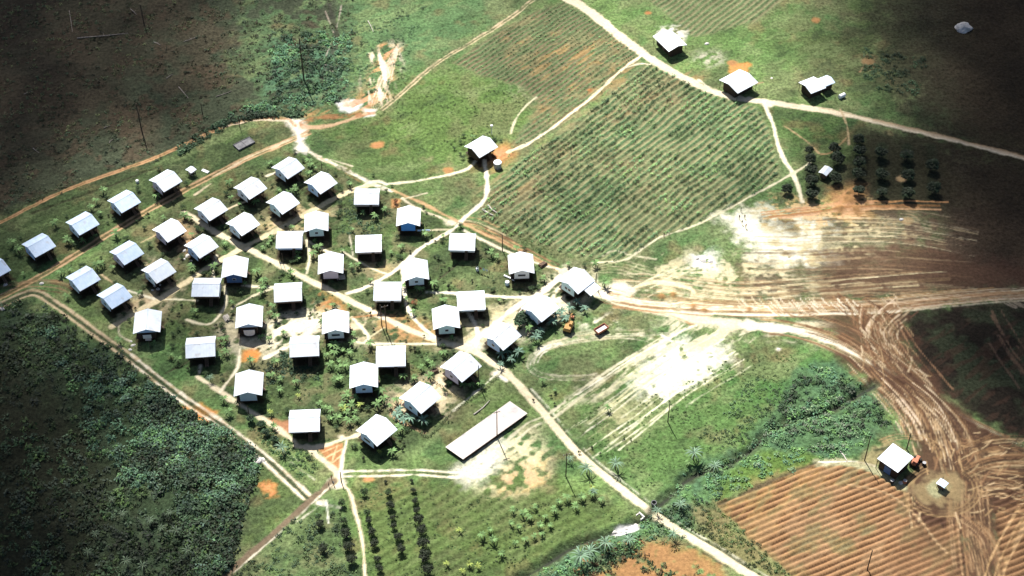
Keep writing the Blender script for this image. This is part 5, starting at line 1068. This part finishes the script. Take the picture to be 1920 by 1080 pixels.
x, y, z = ground_pt(951, 534); t = empty('water_drum', (x, y, z), 0, 'pale blue barrel on the lawn below the wide-window house', 'drum'); MB().lathe([(.6,-.1),(.65,.5),(.6,1.2)], n=14).build('drum', M_PALEBLUE, t); MB().lathe([(.6,1.2),(.5,1.26),(.05,1.26)], n=14).build('lid', M_WHITE, t)
x, y, z = ground_pt(895, 508); t = empty('water_drum', (x, y, z), 0, 'small white barrel at the left end of the planks on the lawn', 'drum'); MB().lathe([(.4,-.1),(.42,.4),(.4,.9)], n=14).build('drum', M_WHITE, t); MB().lathe([(.4,.9),(.3,.95),(.05,.95)], n=14).build('lid', M_WHITE, t)
for i_, (a_, b_, s_) in enumerate(((346,470,.7),(352,480,.9),(358,490,.6),(346,486,.5),(362,497,.6))): rock(a_, b_, s_, 'white rubble lump at the left gable of the third row house by the leafy yard', 'white rubble by the third row house')
for i_, (a_, b_, s_) in enumerate(((290,536,.6),(296,542,.7),(300,534,.5),(286,544,.5))): rock(a_, b_, s_, 'pale lump in the heap below the house with bare tan soil', 'pale heap below the third row house')
for i_, (a_, b_, s_) in enumerate(((250,648,.7),(244,656,.6),(246,640,.5))): rock(a_, b_, s_, 'pale lump left of the gabled house with the square white screen', 'pale lumps left of the screened house')
for i_, (a_, b_, s_) in enumerate(((1318,488,1.1),(1332,490,1.0),(1308,484,.9))): rock(a_, b_, s_, 'white rock in the trio on the grass below the thin path', 'white rock trio')
def washing(px, py, ang, l):
    x, y, z = ground_pt(px, py); t = empty('washing_line', (x, y, z), ang, l, 'washing line')
    for s_ in (-2.2, 2.2): MB().bar((s_, 0, -.3), (s_, 0, 1.9), .06).build('post', M_DARKWOOD, t)
    MB().bar((-2.2, 0, 1.85), (2.2, 0, 1.85), .02, .02, 5).build('line', M_POLE, t)
    for k, m in enumerate((M_WHITE, M_RUST, M_PALEBLUE, M_WHITE)): MB().box(-1.9+k*.95, -1.25+k*.95, -.02, .02, .95+.1*(k % 2), 1.84).build('cloth', m, t)
washing(905, 512, D(-25), 'washing line on the open middle lawn')
def woodpile(px, py, ang, l):
    x, y, z = ground_pt(px, py); b_ = MB(); rr_ = random.Random(px)
    for k in range(12): u_ = (k % 5-2)*.3+(k//5)*.15; b_.bar((-1.1+rr_.uniform(-.2,.2), u_, .15+(k//5)*.26), (1.1+rr_.uniform(-.2,.2), u_, .15+(k//5)*.26), .14, .13, 7)
    o = b_.build('woodpile', M_LOG if rr_.random() < .5 else M_BROWN); o.location = (x, y, z); o.rotation_euler.z = ang; tag(o, l, 'woodpile')
woodpile(640, 522, D(10), 'woodpile right of the plain mauve gabled house'); woodpile(272, 628, D(70), 'woodpile at the left foot of the lower left gabled house'); woodpile(425, 598, D(-60), 'woodpile beside the footpath left of the pale yard'); woodpile(815, 698, D(30), 'woodpile in the garden left of the junction house'); woodpile(1018, 497, D(40), 'woodpile right of the wide-window house')
# garden wall pieces and hedges
def hedge(pts, h, wdt, l, cols, seed):
    P = curve(WP(pts), 8); L_ = []
    for i in range(len(P)-1):
        d_ = math.dist(P[i], P[i+1]); k = max(1, int(d_/.45))
        for j in range(k): t = j/k; L_.append((P[i][0]*(1-t)+P[i+1][0]*t, P[i][1]*(1-t)+P[i+1][1]*t))
    c = np.array([(a, b, gz(a, b)+.1) for a, b in L_]); V, Q, c4 = leaves(c, rad(len(c), wdt*.7, wdt, seed), h/wdt, 16, (.12,.24), cols, seed)
    base = c.mean(0); o = link('hedge', np_mesh('hedge', V-base, Q, M_LEAF, c4)); o.location = base; tag(o, l, 'hedge')
hedge([(790,812),(806,818),(850,770)], .9, .7, 'clipped hedge on the lower right side of the hedged garden', [(.07,.10,.05),(.10,.13,.07)], 51)
hedge([(850,770),(905,735),(938,700)], .9, .6, 'pale hedge running up from the garden to the lower road', [(.10,.13,.07),(.14,.16,.09)], 52)
hedge([(812,712),(840,736),(868,750)], .8, .6, 'hedge dividing the two diagonal house gardens', [(.07,.09,.045),(.12,.12,.07)], 53)
hedge([(738,778),(765,795),(795,812)], .7, .5, 'dark hedge on the lower left side of the hedged garden', [(.05,.05,.03),(.08,.06,.04)], 54)
hedge([(1040,612),(1010,630),(995,640)], .9, .8, 'dark hedge between banana thicket and looping tracks', [(.04,.07,.045),(.06,.09,.05)], 55)
# culvert
x, y, z = ground_pt(1226, 944); o = MB().lathe([(.7,-1.5),(.7,.5),(.55,.5),(.55,-1.4)], n=18).build('culvert_shaft', M_CONCD); o.location = (x, y, 0); tag(o, 'dark upright culvert pipe above the lower road', 'culvert')
x, y, z = ground_pt(1203, 966); o = MB().box(-1.4,1.4,-.25,.25,-1.2,.5).box(-1.4,-1.0,-1.4,-.253,-1.2,.2).box(1.0,1.4,-1.4,-.253,-1.2,.2).build('culvert_headwall', M_STONE); o.location = (x, y, 0); o.scale = (.7,.8,.7); o.rotation_euler.z = D(-50); tag(o, 'pale concrete culvert headwall below the lower road', 'culvert')
# poles
def pole(bx, by, h, l, cross=False, name='utility_pole', cat='pole', r0=.16, lean=(0, 0)):
    x, y, z = ground_pt(bx, by); t = empty(name, (x, y, z), random.uniform(0, 3), l, cat); t.rotation_euler = (lean[0], lean[1], D(20))
    MB().tube([(0,0,-.4),(0,0,h)], [r0, r0*.7], 8).build('shaft', M_POLE, t)
    if cross:
        a = MB().box(-.9,.9,-.06,.06,h-.6,h-.46).build('crossarm', M_POLE, t)
        for s in (-.8, 0, .8): MB().lathe([(.05,h-.46),(.07,h-.36),(.03,h-.28)], s, 0, 8).build('insulator', M_WHITE, a)
pole(570,150,17,'tallest bare pole, beside the stream gully at top left', r0=.26); pole(267,250,12,'dark pole standing in the shaded upper left clearing', r0=.22); pole(450,240,5,'short post beside the orange track above the foundation frame', r0=.12)
pole(725,622,10.5,'right and taller of the two close poles in the village middle', True); pole(716,612,8.5,'left of the two close poles in the village middle'); pole(932,820,10.8,'pole at the near edge of the concrete court', True); pole(1252,792,7.8,'slender pole on the meadow right of the lower road'); pole(1061,893,9.5,'pole on the grass left of the lower road, below the court', True)
pole(898,722,8,'brown pole at the gable end of the junction house'); pole(942,470,6.5,'pole between the square house and the orange edge track'); pole(640,903,4,'short post where the thin footpath leaves the white clearing'); pole(1117,538,5.5,'post beside the white lean-to'); pole(467,778,3.5,'short post below the grey-blue gabled house',r0=.12); pole(283,655,3.5,'short post below the house with the square white screen',r0=.12)
pole(1621,864,10,'dark pole at the left of the square shed'); pole(1700,842,6.5,'dark pole behind the square shed'); pole(1626,1068,8,'pole standing in the ploughed field'); pole(531,494,4,'thin post on the pale road, right one',r0=.1); pole(524,492,4,'thin post on the pale road, left one',r0=.1); pole(270,45,8,'dead dark trunk near the top edge of the clearing',False,'dead_tree','tree',.2); pole(380,215,4.5,'dead dark trunk at the lower right of the clearing',False,'dead_tree','tree',.16); pole(604,322,4,'post above the top end of the third row',r0=.12)
# people
def person_mesh(key, pose):
    me = bpy.data.meshes.new('person_src'); b = pose
    V = [(0,0,.92),(0,0,1.15),(0,0,1.38),(0,.01,1.5),(0,.02,1.6),(0,.02,1.72),(.18,0,1.40),(.24,.04*b,1.14),(.25,.14*b,.90),(-.18,0,1.40),(-.24,-.04*b,1.14),(-.25,-.10*b,.90),(.10,0,.86),(.11,.12*b,.47),(.11,-.02*b,.08),(.11,.12-.02*b,.03),(-.10,0,.86),(-.11,-.02*b,.47),(-.11,-.16*b,.08),(-.11,.12-.16*b,.03)]
    E = [(0,1),(1,2),(2,3),(3,4),(4,5),(2,6),(6,7),(7,8),(2,9),(9,10),(10,11),(0,12),(12,13),(13,14),(14,15),(0,16),(16,17),(17,18),(18,19)]
    R = [.14,.13,.15,.055,.095,.07,.06,.045,.035,.06,.045,.035,.085,.06,.04,.04,.085,.06,.04,.04]
    me.from_pydata(V, E, []); o = bpy.data.objects.new('tmp', me); C.objects.link(o)
    sk = o.modifiers.new('s', 'SKIN'); 
    for i, r_ in enumerate(R): me.skin_vertices[0].data[i].radius = (r_, r_*.8)
    me.skin_vertices[0].data[0].use_root = True; o.modifiers.new('d', 'SUBSURF').levels = 1
    dg = bpy.context.evaluated_depsgraph_get(); m2 = bpy.data.meshes.new_from_object(o.evaluated_get(dg)); bpy.data.objects.remove(o); m2.name = 'person'; m2.materials.clear(); return m2
def person_mat(nm, shirt, trous):
    m, t, p = newmat(nm); tc = t.nodes.new('ShaderNodeTexCoord'); sx = t.nodes.new('ShaderNodeSeparateXYZ'); r = t.nodes.new('ShaderNodeValToRGB'); mp = t.nodes.new('ShaderNodeMapRange'); mp.inputs[2].default_value = 1.8
    r.color_ramp.interpolation = 'CONSTANT'; e = r.color_ramp.elements; e[0].position = 0; e[0].color = (.05,.03,.02,1); e[1].position = .05; e[1].color = (*trous,1)
    for ps, c_ in ((.52, (*shirt,1)), (.84, (.16,.09,.06,1)), (.92, (.015,.012,.01,1))): q = e.new(ps); q.color = c_
    t.links.new(tc.outputs['Object'], sx.inputs[0]); t.links.new(sx.outputs[2], mp.inputs[0]); t.links.new(mp.outputs[0], r.inputs[0]); t.links.new(r.outputs[0], p.inputs['Base Color']); p.inputs['Roughness'].default_value = .9; return m
pm = [person_mesh('a', 1.0), person_mesh('b', .2)]
mats = [person_mat('dark_clothes', (.05,.04,.05), (.03,.03,.04)), person_mat('white_shirt', (.6,.6,.6), (.04,.04,.06)), person_mat('red_shirt', (.35,.08,.05), (.05,.04,.04)), person_mat('brown_clothes', (.10,.05,.03), (.04,.03,.03))]
PP = [(617,912,0,'person in dark clothes, left of the pair on the white clearing',None),(626,909,1,'person in a white shirt, right of the pair on the white clearing',None),(622,899,2,'person in a red shirt at the top of the white clearing',None),(1245,443,3,'person alone on the thin path below the crop field',None),
 (1389,397,0,'person in dark clothes standing apart above the group on the pale sand',None),(1386,411,3,'person in brown at the left of the group on the pale sand',None),(1396,410,3,'person in brown at the right of the group on the pale sand',None),(1391,421,0,'person in dark clothes in the middle of the group on the pale sand',None),(1398,428,2,'person in red, lowest of the group on the pale sand',None)]
for i, (px_, py_, k_, l, g_) in enumerate(PP):
    x, y, z = ground_pt(px_, py_); me_ = pm[i % 2].copy(); me_.materials.append(mats[k_]); o = bpy.data.objects.new('person', me_); C.objects.link(o); o.location = (x, y, z); o.rotation_euler.z = random.uniform(0, 6); tag(o, l, 'person')

# ---------------------------------------------------------------- puffs added out of view to shade both flanks and part of the crop field
CTRL = [(-150,-100,.97),(0,0,.95),(200,0,.88),(350,0,.68),(480,0,.42),(600,0,.12),(0,250,.88),(200,200,.76),(380,150,.50),(480,150,.22),(300,300,.30),(150,350,.45),(0,420,.70),(100,450,.42),(230,450,.14),(0,560,.62),(150,560,.22),(60,640,.62),(180,700,.42),(300,720,.08),(0,800,.975),(80,760,.92),(150,800,.84),(280,850,.50),(400,850,.02),(0,1080,.98),(100,960,.93),(200,1000,.85),(350,1000,.46),(450,1000,.1),(-150,600,.8),(-150,1100,.97),
 (1040,335,.62),(1095,350,.62),(1000,385,.45),(1060,385,.45),(1130,420,.10),(1180,320,0),(1080,270,0),(1000,260,0),(920,350,.1),(1150,480,0),(960,470,0),(870,300,0),(700,100,0),(700,500,0),(700,900,0),(1200,100,0),(1200,500,0),(1200,900,0),(1450,0,.0),(1500,150,.05),(1450,300,0),(1450,700,0),(1450,950,0),(1600,0,.45),(1600,150,.35),(1700,60,.76),(1800,50,.90),(1920,0,.97),(1920,200,.97),(1700,200,.68),(1800,250,.86),(1620,300,.62),(1700,330,.80),(1800,340,.9),(1900,380,.97),(1750,420,.66),(1620,430,.1),(1850,480,.90),(1700,520,.38),(1920,560,.88),(1650,620,.1),(1780,640,.82),(1900,700,.96),(1700,760,.12),(1800,800,.4),(1920,850,.66),(1750,900,.1),(1860,950,.34),(1925,1080,.5),(1700,1050,.02),(2050,300,.98),(2050,700,.97),(2050,1080,.8)]
cp = np.array([W(a, b) for a, b, _ in CTRL]); cv = np.array([v for _, _, v in CTRL])
def shade(x, y):
    d = (cp[:, 0][None]-x[:, None])**2+(cp[:, 1][None]-y[:, None])**2; w = 1/(d+25)**2; return (w*cv[None]).sum(1)/w.sum(1)
HC = 2600.0
def ico():
    p = (1+5**.5)/2; v = np.array([(-1,p,0),(1,p,0),(-1,-p,0),(1,-p,0),(0,-1,p),(0,1,p),(0,-1,-p),(0,1,-p),(p,0,-1),(p,0,1),(-p,0,-1),(-p,0,1)], float); v /= np.linalg.norm(v[0])
    f = np.array([(0,11,5),(0,5,1),(0,1,7),(0,7,10),(0,10,11),(1,5,9),(5,11,4),(11,10,2),(10,7,6),(7,1,8),(3,9,4),(3,4,2),(3,2,6),(3,6,8),(3,8,9),(4,9,5),(2,4,11),(6,2,10),(8,6,7),(9,8,1)]); return v, f
iv, if_ = ico()
rc = np.random.default_rng(99)
R0 = 5.2; NP = 6500
x = rc.uniform(-330, 330, NP*3); y = rc.uniform(-190, 300, NP*3)
S = shade(x, y)
area = 660*490; puff = PI*R0*R0*.72
lam = -np.log(1-np.clip(S, 0, .98))            # expected overlapping puffs for that cover
keep = rc.random(len(x)) < lam*(area/puff)/len(x)
keep &= S > .07
x, y, S = x[keep], y[keep], S[keep]; n = len(x); print('shade puffs', n, 'cap', ((lam*(area/puff)/len(lam)) > 1).mean())
hz = HC+rc.normal(0, 60, n); k_ = hz/SUNV.z
cen = np.stack([x+SUNV.x*k_, y+SUNV.y*k_, hz], 1); rr = R0*rc.uniform(.7, 1.25, n)
for nm, side_, l in (('shade_puffs', x < 0, 'unseen puffs added to shade the left flank'), ('shade_puffs', x >= 0, 'unseen puffs added to shade the right flank')):
    cc, rs = cen[side_], rr[side_]; V = (cc[:, None, :]+iv[None]*rs[:, None, None]*np.array([1, 1, .7])).reshape(-1, 3)
    Fc = (if_[None]+np.arange(len(cc))[:, None, None]*12).reshape(-1, 3)
    o = link(nm, np_mesh(nm, V, Fc, M_SHADE_PUFF, smooth=True)); tag(o, l, 'shade_puffs', kind='stuff')
